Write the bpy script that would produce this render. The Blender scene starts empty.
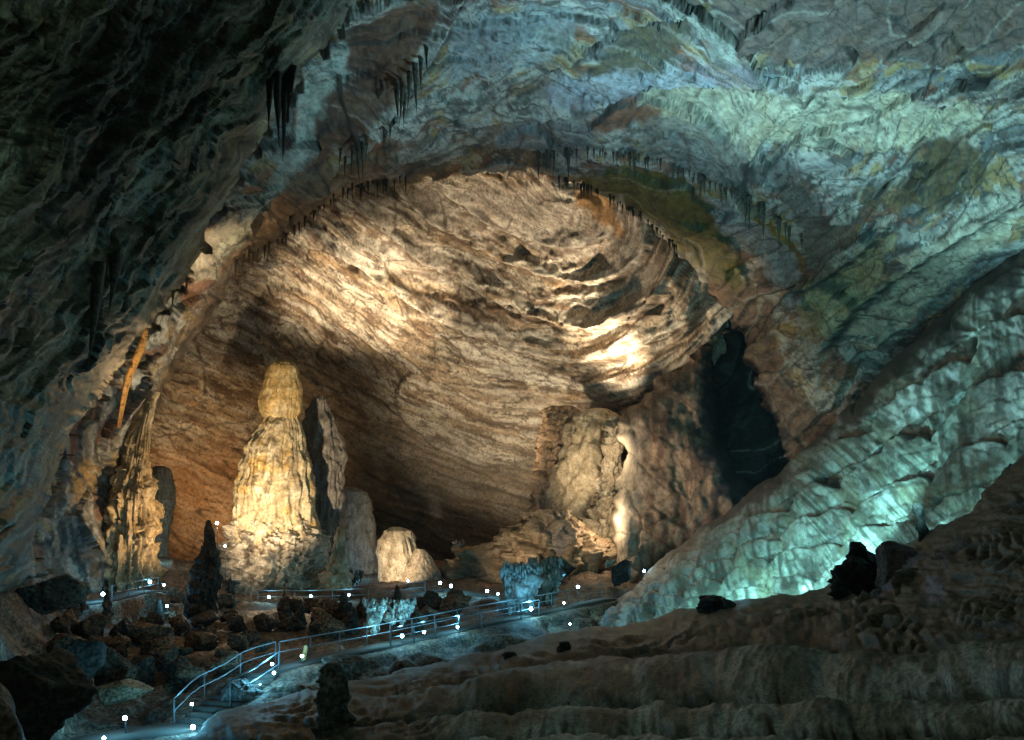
import bpy, math, random
import numpy as np
from mathutils import Vector

scene = bpy.context.scene
COL = scene.collection
f32 = np.float32

# ------------------------------------------------------------------ camera, world, exposure
FPX, HX, HY = 887.0, 512.0, 500.0            # focal length in pixels, principal column, horizon row
cam_d = bpy.data.cameras.new('camera')
cam = bpy.data.objects.new('camera', cam_d)
COL.objects.link(cam)
cam.rotation_euler = (math.radians(90), 0, 0)
cam_d.sensor_fit = 'HORIZONTAL'
cam_d.sensor_width = 36.0
cam_d.lens = 36.0 * FPX / 1024.0
cam_d.shift_y = (HY - 370.0) / 1024.0
cam_d.clip_end = 2000.0
scene.camera = cam

world = bpy.data.worlds.new('World')
scene.world = world
world.use_nodes = True
bg = world.node_tree.nodes['Background']
bg.inputs['Color'].default_value = (0.55, 0.8, 0.75, 1)
bg.inputs['Strength'].default_value = 0.003

scene.view_settings.view_transform = 'Standard'
scene.view_settings.look = 'None'
scene.view_settings.exposure = 0.0
scene.view_settings.gamma = 1.0
scene.render.engine = 'CYCLES'
scene.cycles.use_denoising = True
scene.cycles.max_bounces = 4
scene.cycles.diffuse_bounces = 2
scene.cycles.glossy_bounces = 1
scene.cycles.sample_clamp_indirect = 2.0
scene.cycles.use_light_tree = True


def P(px, py, d):
    return ((px - HX) * d / FPX, d, (HY - py) * d / FPX)


WARM = (1.0, 0.79, 0.52)
GOLD = (1.0, 0.64, 0.30)
CYAN = (0.30, 0.82, 1.0)
VAULT_A = (0.40, 0.88, 1.0)
VAULT_B = (0.38, 0.80, 1.0)
MOSS = (0.62, 1.0, 0.82)
TEAL = (0.32, 0.93, 0.95)
BLUE = (0.16, 0.66, 1.0)
DIM = (0.85, 1.0, 0.8)


def spot(px, py, d, tx, ty, td, power, color, angle, blend=0.8, size=0.3):
    l = bpy.data.lights.new('unseen_spot_light', 'SPOT')  # unseen spot light, no lamp body is built
    l.energy = power
    l.color = color
    l.spot_size = math.radians(angle)
    l.spot_blend = blend
    l.shadow_soft_size = size
    o = bpy.data.objects.new('unseen_spot_light', l)
    COL.objects.link(o)
    a = Vector(P(px, py, d))
    b = Vector(P(tx, ty, td))
    o.location = a
    o.rotation_euler = (b - a).to_track_quat('-Z', 'Y').to_euler()
    return o


def point(px, py, d, power, color, size=0.25):
    l = bpy.data.lights.new('unseen_point_light', 'POINT')  # unseen point light, no lamp body is built
    l.energy = power
    l.color = color
    l.shadow_soft_size = size
    o = bpy.data.objects.new('unseen_point_light', l)
    COL.objects.link(o)
    o.location = P(px, py, d)
    return o


# unseen floodlights without housings; some are fill added in mid-air
# warm: far chamber
spot(440, 522, 110, 372, 300, 126, 210000, WARM, 44, 1.0, 0.8)
spot(500, 515, 112, 530, 245, 115, 85000, WARM, 58, 1.0, 0.8)
spot(590, 422, 108, 612, 330, 118, 85000, WARM, 58, 1.0, 0.6)
spot(470, 560, 104, 480, 430, 144, 26000, WARM, 80, 1.0, 0.8)  # weak unseen fill added for the lower chamber wall
spot(545, 498, 103, 588, 462, 115, 8000, WARM, 62, 1.0, 0.3)
point(603, 520, 101, 1300, WARM, 0.2)
point(606, 452, 104, 1000, WARM, 0.2)
spot(225, 540, 126, 225, 470, 142, 14000, GOLD, 110, 1.0, 0.3)
spot(450, 500, 112, 520, 390, 138, 42000, WARM, 90, 1.0, 1.0)  # broad unseen fill added in mid-air
spot(548, 428, 110, 682, 292, 105, 26000, WARM, 56, 1.0, 0.8)
# warm: left rim of the arch, buttress, rubble
spot(300, 560, 84, 165, 330, 84, 22000, WARM, 52, 1.0, 0.3)
spot(480, 560, 84, 690, 450, 95, 20000, (1.0, 0.74, 0.50), 52, 1.0, 0.3)  # unseen light added to brighten the buttress front
spot(330, 540, 82, 270, 612, 70, 12000, WARM, 44, 1.0, 0.3)
spot(375, 572, 92, 402, 550, 103, 7000, WARM, 70, 1.0, 0.2)
spot(500, 560, 90, 535, 545, 103, 4500, WARM, 70, 1.0, 0.2)
point(182, 520, 103, 450, (1.0, 0.9, 0.66), 0.2)  # small unseen fill added for the grey dome
point(158, 392, 58, 1100, GOLD, 0.2)  # unseen light added to warm the orange drapery
spot(162, 425, 76, 200, 268, 82, 15000, GOLD, 40, 1.0, 0.2)
# warm: great stalagmite, column
spot(250, 600, 66, 276, 450, 90, 50000, WARM, 46, 0.6, 0.2)
spot(215, 560, 78, 272, 540, 90, 3000, WARM, 60, 0.8, 0.2)
spot(225, 575, 78, 130, 500, 85, 10000, GOLD, 60, 1.0, 0.2)
# teal: outer vault and the flowstone slope
spot(700, 570, 53, 840, 110, 50, 29000, VAULT_A, 84, 0.6, 0.3)
spot(560, 560, 58, 570, 40, 60, 36000, VAULT_B, 100, 0.9, 0.3)
spot(900, 505, 31, 990, 110, 42, 8000, VAULT_A, 76, 0.6, 0.3)
spot(680, 570, 45, 760, 510, 68, 7000, TEAL, 100, 1.0, 0.3)
spot(790, 545, 36, 870, 430, 60, 17000, TEAL, 90, 1.0, 0.3)
spot(905, 490, 25, 985, 340, 50, 2400, TEAL, 90, 1.0, 0.3)
# teal: near left wall
point(110, 320, 12, 430, MOSS, 0.4)  # unseen light added in mid-air to brighten this wall

# ------------------------------------------------------------------ numpy noise
_rng = np.random.RandomState(7)
_G3 = _rng.normal(size=(256, 3)).astype(f32)
_G3 /= np.linalg.norm(_G3, axis=1, keepdims=True)


def _hash(ix, iy, iz, seed):
    h = (ix.astype(np.uint32) * np.uint32(374761393) + iy.astype(np.uint32) * np.uint32(668265263)
         + iz.astype(np.uint32) * np.uint32(2147483647) + np.uint32(seed * 144665 % 4294967291))
    h = (h ^ (h >> np.uint32(13))) * np.uint32(1274126177)
    h = (h ^ (h >> np.uint32(15))) * np.uint32(2246822519)
    return h ^ (h >> np.uint32(16))


def perlin(x, y, z, seed=0):
    x = np.asarray(x, f32); y = np.asarray(y, f32); z = np.asarray(z, f32)
    x, y, z = np.broadcast_arrays(x, y, z)
    fx, fy, fz = np.floor(x), np.floor(y), np.floor(z)
    ix, iy, iz = fx.astype(np.int32), fy.astype(np.int32), fz.astype(np.int32)
    rx, ry, rz = x - fx, y - fy, z - fz
    u = rx * rx * rx * (rx * (rx * 6 - 15) + 10)
    v = ry * ry * ry * (ry * (ry * 6 - 15) + 10)
    w = rz * rz * rz * (rz * (rz * 6 - 15) + 10)
    out = np.zeros(x.shape, f32)
    for dx in (0, 1):
        wx = u if dx else 1 - u
        for dy in (0, 1):
            wy = v if dy else 1 - v
            for dz in (0, 1):
                wz = w if dz else 1 - w
                g = _G3[_hash(ix + dx, iy + dy, iz + dz, seed) & np.uint32(255)]
                out += wx * wy * wz * (g[..., 0] * (rx - dx) + g[..., 1] * (ry - dy) + g[..., 2] * (rz - dz))
    return out * 1.5


def noise2(x, y, seed=0):
    """flat gradient noise"""
    x = np.asarray(x, f32); y = np.asarray(y, f32)
    x, y = np.broadcast_arrays(x, y)
    fx, fy = np.floor(x), np.floor(y)
    ix, iy = fx.astype(np.int32), fy.astype(np.int32)
    rx, ry = x - fx, y - fy
    u = rx * rx * rx * (rx * (rx * 6 - 15) + 10)
    v = ry * ry * ry * (ry * (ry * 6 - 15) + 10)
    zi = np.zeros_like(ix)
    out = np.zeros(x.shape, f32)
    for dx in (0, 1):
        wx = u if dx else 1 - u
        for dy in (0, 1):
            wy = v if dy else 1 - v
            a = _hash(ix + dx, iy + dy, zi, seed).astype(f32) * f32(2 * math.pi / 4294967296.0)
            out += wx * wy * (np.cos(a) * (rx - dx) + np.sin(a) * (ry - dy))
    return out * 1.5


def fbm2(x, y, oct=5, seed=0, gain=0.5, lac=2.03):
    s, a = 0, 1.0
    for k in range(oct):
        s = s + a * noise2(x, y, seed + 17 * k)
        x, y, a = x * lac + 3.7, y * lac - 1.9, a * gain
    return s


def ridge2(x, y, oct=4, seed=0, gain=0.5, lac=2.1):
    s, a = 0, 1.0
    for k in range(oct):
        s = s + a * (1 - 2 * np.abs(noise2(x, y, seed + 17 * k)))
        x, y, a = x * lac + 3.7, y * lac - 1.9, a * gain
    return s


def fbm3(p, scale, oct=4, seed=0, gain=0.5):
    x, y, z = p[:, 0] * scale, p[:, 1] * scale, p[:, 2] * scale
    s, a = 0, 1.0
    for k in range(oct):
        s = s + a * perlin(x, y, z, seed + 17 * k)
        x, y, z, a = x * 2.03 + 3.7, y * 2.03 - 1.9, z * 2.03 + 5.1, a * gain
    return s


def cells(x, y, seed=0, tilt=1.0):
    """broken-rock field: (tilted facet height, gap to the next cell, random per cell, distance to centre)"""
    fx, fy = np.floor(x), np.floor(y)
    ix, iy = fx.astype(np.int32), fy.astype(np.int32)
    rx, ry = (x - fx).astype(f32), (y - fy).astype(f32)
    b1 = np.full(x.shape, 9, f32); b2 = np.full(x.shape, 9, f32)
    hh = np.zeros(x.shape, np.uint32)
    cx = np.zeros(x.shape, f32); cy = np.zeros(x.shape, f32)
    zi = np.zeros_like(ix)
    for dx in (-1, 0, 1):
        for dy in (-1, 0, 1):
            h = _hash(ix + dx, iy + dy, zi, seed)
            ox = dx + (h & np.uint32(1023)).astype(f32) / 1023 - rx
            oy = dy + ((h >> np.uint32(10)) & np.uint32(1023)).astype(f32) / 1023 - ry
            d = ox * ox + oy * oy
            near = d < b1
            b2 = np.where(near, b1, np.minimum(b2, d))
            hh = np.where(near, h, hh); cx = np.where(near, ox, cx); cy = np.where(near, oy, cy)
            b1 = np.where(near, d, b1)
    r = (_hash(hh.astype(np.int32), zi, zi, seed + 5))
    r0 = (r & np.uint32(1023)).astype(f32) / 1023
    gx = ((r >> np.uint32(10)) & np.uint32(1023)).astype(f32) / 511.5 - 1
    gy = ((r >> np.uint32(20)) & np.uint32(1023)).astype(f32) / 511.5 - 1
    h = r0 - 0.5 - tilt * (gx * cx + gy * cy)
    return h, np.sqrt(b2) - np.sqrt(b1), r0, np.sqrt(b1)


def sstep(a, b, x):
    t = np.clip((x - a) / (b - a), 0, 1)
    return t * t * (3 - 2 * t)


def lerp(a, b, t):
    return a + (b - a) * t


def mixc(c, col, t):
    t = np.asarray(t, f32)[:, None]
    return c * (1 - t) + np.asarray(col, f32)[None, :] * t


# ------------------------------------------------------------------ 2D helpers
def smooth_poly(pts, n=6, closed=True):
    pts = np.asarray(pts, float)
    m = len(pts)
    out = []
    rng_ = range(m) if closed else range(m - 1)
    for i in rng_:
        p0 = pts[(i - 1) % m] if closed or i > 0 else pts[0]
        p1 = pts[i]
        p2 = pts[(i + 1) % m]
        p3 = pts[(i + 2) % m] if closed or i + 2 < m else pts[-1]
        for k in range(n):
            t = k / n
            out.append(0.5 * ((2 * p1) + (-p0 + p2) * t + (2 * p0 - 5 * p1 + 4 * p2 - p3) * t * t
                              + (-p0 + 3 * p1 - 3 * p2 + p3) * t ** 3))
    if not closed:
        out.append(pts[-1])
    return np.array(out)


def poly_sdf(X, Y, poly):
    """signed distance in pixels (inside positive) and nearest boundary point"""
    best = np.full(X.shape, 1e18, np.float64)
    bx = np.zeros(X.shape); by = np.zeros(X.shape)
    inside = np.zeros(X.shape, bool)
    n = len(poly)
    for i in range(n):
        x0, y0 = poly[i]
        x1, y1 = poly[(i + 1) % n]
        dx, dy = x1 - x0, y1 - y0
        L = dx * dx + dy * dy + 1e-9
        t = np.clip(((X - x0) * dx + (Y - y0) * dy) / L, 0, 1)
        qx, qy = x0 + t * dx, y0 + t * dy
        d = (X - qx) ** 2 + (Y - qy) ** 2
        m = d < best
        best = np.where(m, d, best); bx = np.where(m, qx, bx); by = np.where(m, qy, by)
        if dy != 0:
            c = ((y0 > Y) != (y1 > Y)) & (X < dx * (Y - y0) / dy + x0)
            inside ^= c
    sd = np.sqrt(best)
    return np.where(inside, sd, -sd), bx, by


def tps(ctrl):
    c = np.asarray(ctrl, float)
    xy = c[:, :2] / 300.0
    v = 1.0 / c[:, 2]
    n = len(c)
    r2 = ((xy[:, None] - xy[None]) ** 2).sum(-1)
    K = 0.5 * r2 * np.log(r2 + 1e-12) + np.eye(n) * 0.01
    A = np.zeros((n + 3, n + 3))
    A[:n, :n] = K
    A[:n, n] = 1; A[:n, n + 1:] = xy
    A[n, :n] = 1; A[n + 1:, :n] = xy.T
    w = np.linalg.solve(A, np.concatenate([v, np.zeros(3)]))

    def ev(X, Y):
        x, y = X / 300.0, Y / 300.0
        s = w[n] + w[n + 1] * x + w[n + 2] * y
        for i in range(n):
            r = (x - xy[i, 0]) ** 2 + (y - xy[i, 1]) ** 2
            s = s + w[i] * 0.5 * r * np.log(r + 1e-12)
        return 1.0 / np.maximum(s, 1 / 400.0)
    return ev


def blob_mask(X, Y, pts, soft=5.0, rough=6.0, seed=1):
    """0..1 mask of a patch (stains, painted shade, relief zones) with a ragged outline"""
    pts = np.asarray(pts, float)
    m = (X > pts[:, 0].min() - 40) & (X < pts[:, 0].max() + 40) & (Y > pts[:, 1].min() - 40) & (Y < pts[:, 1].max() + 40)
    out = np.zeros(X.shape, f32)
    if m.any():
        sd, _, _ = poly_sdf(X[m], Y[m], smooth_poly(pts, 4))
        sd = sd + rough * fbm2(X[m] / 18, Y[m] / 18, 4, seed)
        out[m] = sstep(-soft, soft, sd)
    return out


# ------------------------------------------------------------------ materials
def rock_material(name, scale=1.0, bump=0.35, rough=0.75, var=0.35, dist=0.15, spec=0.3, fine=1.0, pit=0.38):
    m = bpy.data.materials.new(name)
    m.use_nodes = True
    nt = m.node_tree
    N, L = nt.nodes, nt.links
    b = N['Principled BSDF']
    at = N.new('ShaderNodeAttribute'); at.attribute_name = 'col'
    tc = N.new('ShaderNodeTexCoord')
    n1 = N.new('ShaderNodeTexNoise'); n1.inputs['Scale'].default_value = scale
    n1.inputs['Detail'].default_value = 3.0; n1.inputs['Roughness'].default_value = 0.58
    n2 = N.new('ShaderNodeTexVoronoi'); n2.inputs['Scale'].default_value = scale * 1.7
    n2.feature = 'DISTANCE_TO_EDGE'
    n3 = N.new('ShaderNodeTexNoise'); n3.inputs['Scale'].default_value = scale * 4.3
    n3.inputs['Detail'].default_value = 1.0; n3.inputs['Roughness'].default_value = 0.55
    for n in (n1, n2, n3):
        L.new(tc.outputs['Object'], n.inputs['Vector'])
    mr = N.new('ShaderNodeMapRange')
    mr.inputs['From Min'].default_value = 0.3; mr.inputs['From Max'].default_value = 0.7
    mr.inputs['To Min'].default_value = 1 - var; mr.inputs['To Max'].default_value = 1 + var
    L.new(n1.outputs['Fac'], mr.inputs['Value'])
    mr3 = N.new('ShaderNodeMapRange')
    mr3.inputs['From Min'].default_value = 0.35; mr3.inputs['From Max'].default_value = 0.62
    mr3.inputs['To Min'].default_value = 1 - var * 1.35; mr3.inputs['To Max'].default_value = 1 + var * 0.8
    L.new(n3.outputs['Fac'], mr3.inputs['Value'])
    mm = N.new('ShaderNodeMath'); mm.operation = 'MULTIPLY'
    L.new(mr.outputs[0], mm.inputs[0]); L.new(mr3.outputs[0], mm.inputs[1])
    # dark pits and hairline seams in the stone
    n4 = N.new('ShaderNodeTexNoise'); n4.inputs['Scale'].default_value = scale * 2.1
    n4.inputs['Detail'].default_value = 2.5; n4.inputs['Roughness'].default_value = 0.6
    L.new(tc.outputs['Object'], n4.inputs['Vector'])
    mr4 = N.new('ShaderNodeMapRange')
    mr4.inputs['From Min'].default_value = 0.33; mr4.inputs['From Max'].default_value = 0.41
    mr4.inputs['To Min'].default_value = pit; mr4.inputs['To Max'].default_value = 1.0
    L.new(n4.outputs['Fac'], mr4.inputs['Value'])
    m4 = N.new('ShaderNodeMath'); m4.operation = 'MULTIPLY'
    L.new(mm.outputs[0], m4.inputs[0]); L.new(mr4.outputs[0], m4.inputs[1])
    mx = N.new('ShaderNodeVectorMath'); mx.operation = 'SCALE'
    L.new(at.outputs['Color'], mx.inputs[0]); L.new(m4.outputs[0], mx.inputs['Scale'])
    L.new(mx.outputs[0], b.inputs['Base Color'])
    ad = N.new('ShaderNodeMath'); ad.operation = 'MULTIPLY_ADD'
    vr = N.new('ShaderNodeMapRange'); vr.inputs['From Max'].default_value = 0.12
    L.new(n2.outputs['Distance'], vr.inputs['Value'])
    L.new(vr.outputs[0], ad.inputs[0]); ad.inputs[1].default_value = 0.06
    a2 = N.new('ShaderNodeMath'); a2.operation = 'MULTIPLY_ADD'
    L.new(n3.outputs['Fac'], a2.inputs[0]); a2.inputs[1].default_value = 0.25 * fine
    L.new(n1.outputs['Fac'], a2.inputs[2])
    L.new(a2.outputs[0], ad.inputs[2])
    bp = N.new('ShaderNodeBump'); bp.inputs['Strength'].default_value = bump
    bp.inputs['Distance'].default_value = dist / scale * 1.5
    L.new(ad.outputs[0], bp.inputs['Height'])
    L.new(bp.outputs[0], b.inputs['Normal'])
    b.inputs['Roughness'].default_value = rough
    b.inputs['Specular IOR Level'].default_value = spec
    return m


def plain_material(name, color, rough=0.5, metal=0.0, emit=None, strength=0.0, var=0.2, scale=6.0):
    m = bpy.data.materials.new(name)
    m.use_nodes = True
    nt = m.node_tree
    b = nt.nodes['Principled BSDF']
    n = nt.nodes.new('ShaderNodeTexNoise'); n.inputs['Scale'].default_value = scale; n.inputs['Detail'].default_value = 4
    tc = nt.nodes.new('ShaderNodeTexCoord'); nt.links.new(tc.outputs['Object'], n.inputs['Vector'])
    r = nt.nodes.new('ShaderNodeMapRange')
    r.inputs['To Min'].default_value = 1 - var; r.inputs['To Max'].default_value = 1 + var
    nt.links.new(n.outputs['Fac'], r.inputs['Value'])
    v = nt.nodes.new('ShaderNodeVectorMath'); v.operation = 'SCALE'
    v.inputs[0].default_value = color
    nt.links.new(r.outputs[0], v.inputs['Scale'])
    nt.links.new(v.outputs[0], b.inputs['Base Color'])
    b.inputs['Roughness'].default_value = rough
    b.inputs['Metallic'].default_value = metal
    if emit:
        b.inputs['Emission Color'].default_value = (*emit, 1)
        b.inputs['Emission Strength'].default_value = strength
    return m


M_WALL = rock_material('near_wall_rock', 1.6, 0.35, 0.7, 0.2, pit=0.6)
M_VAULT = rock_material('vault_rock', 0.7, 0.25, 0.65, 0.12, fine=0.6, pit=0.75)
M_CHAM = rock_material('chamber_rock', 0.6, 0.3, 0.8, 0.15, pit=0.7)
M_SLOPE = rock_material('flowstone_rock', 1.5, 0.3, 0.6, 0.15, spec=0.4, pit=0.7)
M_FORE = rock_material('foreground_flowstone', 3.0, 0.5, 0.65, 0.25, pit=0.6)
M_RUB = rock_material('rubble_rock', 1.3, 0.6, 0.8, 0.5)
M_STAL = rock_material('stalagmite_calcite', 1.1, 0.35, 0.55, 0.2, pit=0.6, spec=0.4)
M_DARK = rock_material('dark_rock', 1.5, 0.5, 0.8, 0.4)
M_TITE = rock_material('stalactite_rock', 2.0, 0.4, 0.6, 0.35)


# ------------------------------------------------------------------ mesh helpers
def mesh_obj(name, V, Fq, mat, col=None, parent=None, loc=None, smooth=True):
    V = np.asarray(V, f32)
    if loc is not None:
        V = V - np.asarray(loc, f32)[None]
    me = bpy.data.meshes.new(name)
    Fq = np.asarray(Fq, np.int32)
    k = Fq.shape[1]
    me.vertices.add(len(V)); me.loops.add(Fq.size); me.polygons.add(len(Fq))
    me.vertices.foreach_set('co', V.ravel())
    me.loops.foreach_set('vertex_index', Fq.ravel())
    me.polygons.foreach_set('loop_start', np.arange(0, Fq.size, k, dtype=np.int32))
    me.polygons.foreach_set('loop_total', np.full(len(Fq), k, np.int32))
    me.update()
    if smooth:
        me.polygons.foreach_set('use_smooth', np.ones(len(Fq), bool))
    if col is not None:
        a = me.attributes.new('col', 'FLOAT_COLOR', 'POINT')
        c = np.ones((len(V), 4), f32); c[:, :3] = np.clip(col, 0.004, 0.85)
        a.data.foreach_set('color', c.ravel())
    me.validate()
    me.materials.append(mat)
    o = bpy.data.objects.new(name, me)
    COL.objects.link(o)
    if parent is not None:
        o.parent = parent
    elif loc is not None:
        o.location = loc
    return o


def tag(o, label, cat, group=None, kind=None):
    o['label'] = label
    o['category'] = cat
    if group: o['group'] = group
    if kind: o['kind'] = kind
    return o


def empty(name, loc):
    o = bpy.data.objects.new(name, None)
    COL.objects.link(o)
    o.location = loc
    return o


def layer(name, bbox, step, ctrl, disp, color, mat, poly=None, jitter=4.0, foldw=16, foldk=4.0, rw=22, rd=3.0, seed=0, post=None, nmix=(0.6, 0.6), blur=1):
    """a rock surface: base depth from control points, real relief pushed along its normal, an edge that turns back into the rock"""
    x0, y0, x1, y1 = bbox
    nx, ny = int((x1 - x0) / step) + 1, int((y1 - y0) / step) + 1
    gx, gy = np.meshgrid(np.linspace(x0, x1, nx), np.linspace(y0, y1, ny))
    X, Y = gx.ravel().copy(), gy.ravel().copy()
    ev = tps(ctrl)
    back = np.zeros(X.shape)
    sd = np.full(X.shape, 1e3)
    if poly is not None:
        pl = smooth_poly(poly, 10)
        j = fbm2(pl[:, 0] / 30, pl[:, 1] / 30, 5, seed + 91, 0.6)
        j2 = fbm2(pl[:, 0] / 30 + 40, pl[:, 1] / 30, 5, seed + 92, 0.6)
        pl = pl + jitter * np.stack([j, j2], 1)
        sd, bx, by = poly_sdf(X, Y, pl)
        o = sd < 0
        X = np.where(o, bx, X); Y = np.where(o, by, Y)
        t = np.clip(sd / rw, 0, 1)
        back = rd * (1 - np.sqrt(np.clip(1 - (1 - t) ** 2, 0, 1)))
        back = back + np.where(o, -sd * foldk, 0)
    d0 = ev(X, Y)
    d = d0 + back * (d0 / 80.0)
    Pw = np.stack([(X - HX) * d / FPX, d, (HY - Y) * d / FPX], 1)
    G = Pw.reshape(ny, nx, 3)
    du = np.gradient(G, axis=1); dv = np.gradient(G, axis=0)
    nrm = np.cross(du, dv).reshape(-1, 3)
    nl = np.linalg.norm(nrm, axis=1, keepdims=True)
    view = -Pw / np.linalg.norm(Pw, axis=1, keepdims=True)
    nrm = np.where(nl > 1e-9, nrm / np.maximum(nl, 1e-9), view)
    s = np.sign((nrm * view).sum(1, keepdims=True)); s[s == 0] = 1
    nrm = nrm * s
    nrm = nrm * nmix[0] + view * nmix[1]
    nrm /= np.linalg.norm(nrm, axis=1, keepdims=True)
    h, aux = disp(X, Y, Pw)
    hg = h.reshape(ny, nx)
    for _ in range(blur):                      # weathered edges: no single-row cliffs
        hg = np.pad(hg, 1, mode='edge')
        hg = (hg[:-2] + 2 * hg[1:-1] + hg[2:]) / 4
        hg = (hg[:, :-2] + 2 * hg[:, 1:-1] + hg[:, 2:]) / 4
    h = hg.ravel()
    keep0 = np.clip(1 + np.minimum(sd, 0) / foldw, 0, 1) * (0.3 + 0.7 * sstep(0, 34, sd))
    Pw = Pw + nrm * (h * keep0)[:, None]
    if post is not None:
        Pw = post(Pw, X, Y)
    C = color(X, Y, Pw, h, aux)
    keep = sd > -foldw
    idx = np.arange(nx * ny).reshape(ny, nx)
    q = np.stack([idx[:-1, :-1], idx[1:, :-1], idx[1:, 1:], idx[:-1, 1:]], -1).reshape(-1, 4)
    q = q[keep[q].all(1)]
    used = np.zeros(nx * ny, bool); used[q.ravel()] = True
    remap = np.cumsum(used) - 1
    o = mesh_obj(name, Pw[used], remap[q], mat, C[used])
    Q = Pw[used]
    GROUND[name] = Q
    SURF[name] = (HX + Q[:, 0] * FPX / Q[:, 1], HY - Q[:, 2] * FPX / Q[:, 1], Q[:, 1])
    return o


SURF = {}
GROUND = {}


def floor_z(x, y):
    Q = GROUND['cave_floor']
    i = np.argmin((Q[:, 0] - x) ** 2 + (Q[:, 1] - y) ** 2)
    return float(Q[i, 2])


def depth_at(px, py, *names):
    """distance of the built rock surface in the direction of a picture point"""
    best = None
    for n in names:
        U, Vv, D = SURF[n]
        m = (np.abs(U - px) < 5) & (np.abs(Vv - py) < 5)
        if m.any():
            d = D[m].min()
            best = d if best is None else min(best, d)
    return best


def structure(o, label=None):
    o['kind'] = 'structure'
    if label: o['label'] = label
    return o


# ------------------------------------------------------------------ far chamber (warm lit)
def cham_flow(X, Y):
    # bedding planes that run down to the right and curl up round the right end
    ax, ay, bx, by = 200.0, 15.0, 568.0, 216.0
    wx = 9 * fbm2(X / 150, Y / 150, 3, 3)
    dx, dy = bx - ax, by - ay
    L = math.hypot(dx, dy)
    p = ((X - ax) * dx + (Y - ay) * dy) / L
    q = (-(X - ax) * dy + (Y - ay) * dx) / L
    over = np.maximum(p - L, 0)
    s = np.where(p < L, q, np.sqrt(over ** 2 + q ** 2) * np.where(q > -40, 1, 1))
    s = s + 0.04 * (p - 250) * sstep(180, 360, q) + wx
    t = np.minimum(p, L) + np.where(p > L, np.arctan2(over, np.maximum(q, 1)) * 130, 0)
    return s, t


def rib_field(X, Y, pts):
    pts = smooth_poly(pts, 5, False)
    best = np.full(X.shape, 1e18); side = np.zeros(X.shape)
    for (x0, y0), (x1, y1) in zip(pts[:-1], pts[1:]):
        dx, dy = x1 - x0, y1 - y0
        t = np.clip(((X - x0) * dx + (Y - y0) * dy) / (dx * dx + dy * dy + 1e-9), 0, 1)
        d = (X - x0 - t * dx) ** 2 + (Y - y0 - t * dy) ** 2
        m = d < best
        best = np.where(m, d, best)
        side = np.where(m, np.sign(dx * (Y - y0) - dy * (X - x0)), side)
    ends = np.minimum((X - pts[0][0]), 1e9)
    return np.sqrt(best), -side


BEDS = [
    ([(398, 186), (440, 222), (500, 256), (560, 277), (606, 280), (640, 262), (655, 232), (650, 200)], 1.5, 15),
    ([(360, 206), (420, 256), (490, 296), (565, 322), (628, 320), (676, 288), (700, 255)], 1.6, 14),
    ([(318, 238), (390, 286), (470, 330), (555, 360), (620, 356), (690, 322)], 1.4, 14),
    ([(440, 185), (480, 214), (530, 238), (580, 246), (612, 236), (622, 214)], 0.9, 10),
]


def cham_disp(X, Y, Pw):
    s, t = cham_flow(X, Y)
    s1 = s + 1.1 * fbm2(X / 18, Y / 18, 4, 8)
    t = t + 4 * fbm2(X / 24 + 9, Y / 24, 4, 10)
    amp = 0.3 + 0.7 * sstep(440, 340, Y)
    h1, e1, r1, _ = cells(s1 / 22, t / 95, 21, 0.9)
    h2, e2, r2, _ = cells(s1 / 9.5 + 9, t / 40, 22, 1.0)
    h3, e3, r3, _ = cells(s1 / 4 + 9, t / 15, 23, 1.0)
    lay = noise2(s1 / 4.5, t / 120, 31) + 0.6 * noise2(s1 / 1.9, t / 60, 32)
    big = fbm2(X / 120, Y / 120, 3, 41)
    smoothz = blob_mask(X, Y, [(405, 185), (470, 180), (560, 185), (600, 230), (590, 262), (520, 240), (450, 215)], 10, 6, 5)
    smoothz = np.maximum(smoothz, blob_mask(X, Y, [(590, 190), (640, 215), (662, 270), (650, 300), (622, 300), (600, 240)], 8, 5, 6))
    smoothz = np.maximum(smoothz, 0.8 * blob_mask(X, Y, [(385, 240), (420, 232), (450, 262), (440, 280), (400, 262)], 8, 5, 7))
    k = (1 - 0.78 * smoothz) * amp * (0.45 + 0.9 * sstep(-0.35, 0.45, fbm2(s / 40, t / 120, 3, 42)))
    tw = s / 40 + 0.55 * fbm2(s / 60, t / 150, 3, 43)
    tf = tw - np.floor(tw)
    ter = tf * sstep(1.0, 0.93, tf) * (1 - 0.6 * smoothz) * amp
    h = 2.4 * big + 1.5 * ter + k * (1.0 * h1 + 0.85 * h2 + 0.5 * h3 + 0.16 * lay)
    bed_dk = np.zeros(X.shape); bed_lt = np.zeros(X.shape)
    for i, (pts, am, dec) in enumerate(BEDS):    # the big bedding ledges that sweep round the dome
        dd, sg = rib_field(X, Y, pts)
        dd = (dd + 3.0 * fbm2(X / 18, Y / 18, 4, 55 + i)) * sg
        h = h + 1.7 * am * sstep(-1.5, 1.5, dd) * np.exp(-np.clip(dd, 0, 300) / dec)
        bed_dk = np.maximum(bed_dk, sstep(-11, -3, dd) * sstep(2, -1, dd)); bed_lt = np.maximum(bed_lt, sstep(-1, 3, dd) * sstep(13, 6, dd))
    h = h + 0.09 * fbm2(X / 9, Y / 9, 4, 51) * amp
    return h, (r1, r2, e1, e2, e3, lay, s1, t, smoothz, bed_dk, bed_lt)


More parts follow.
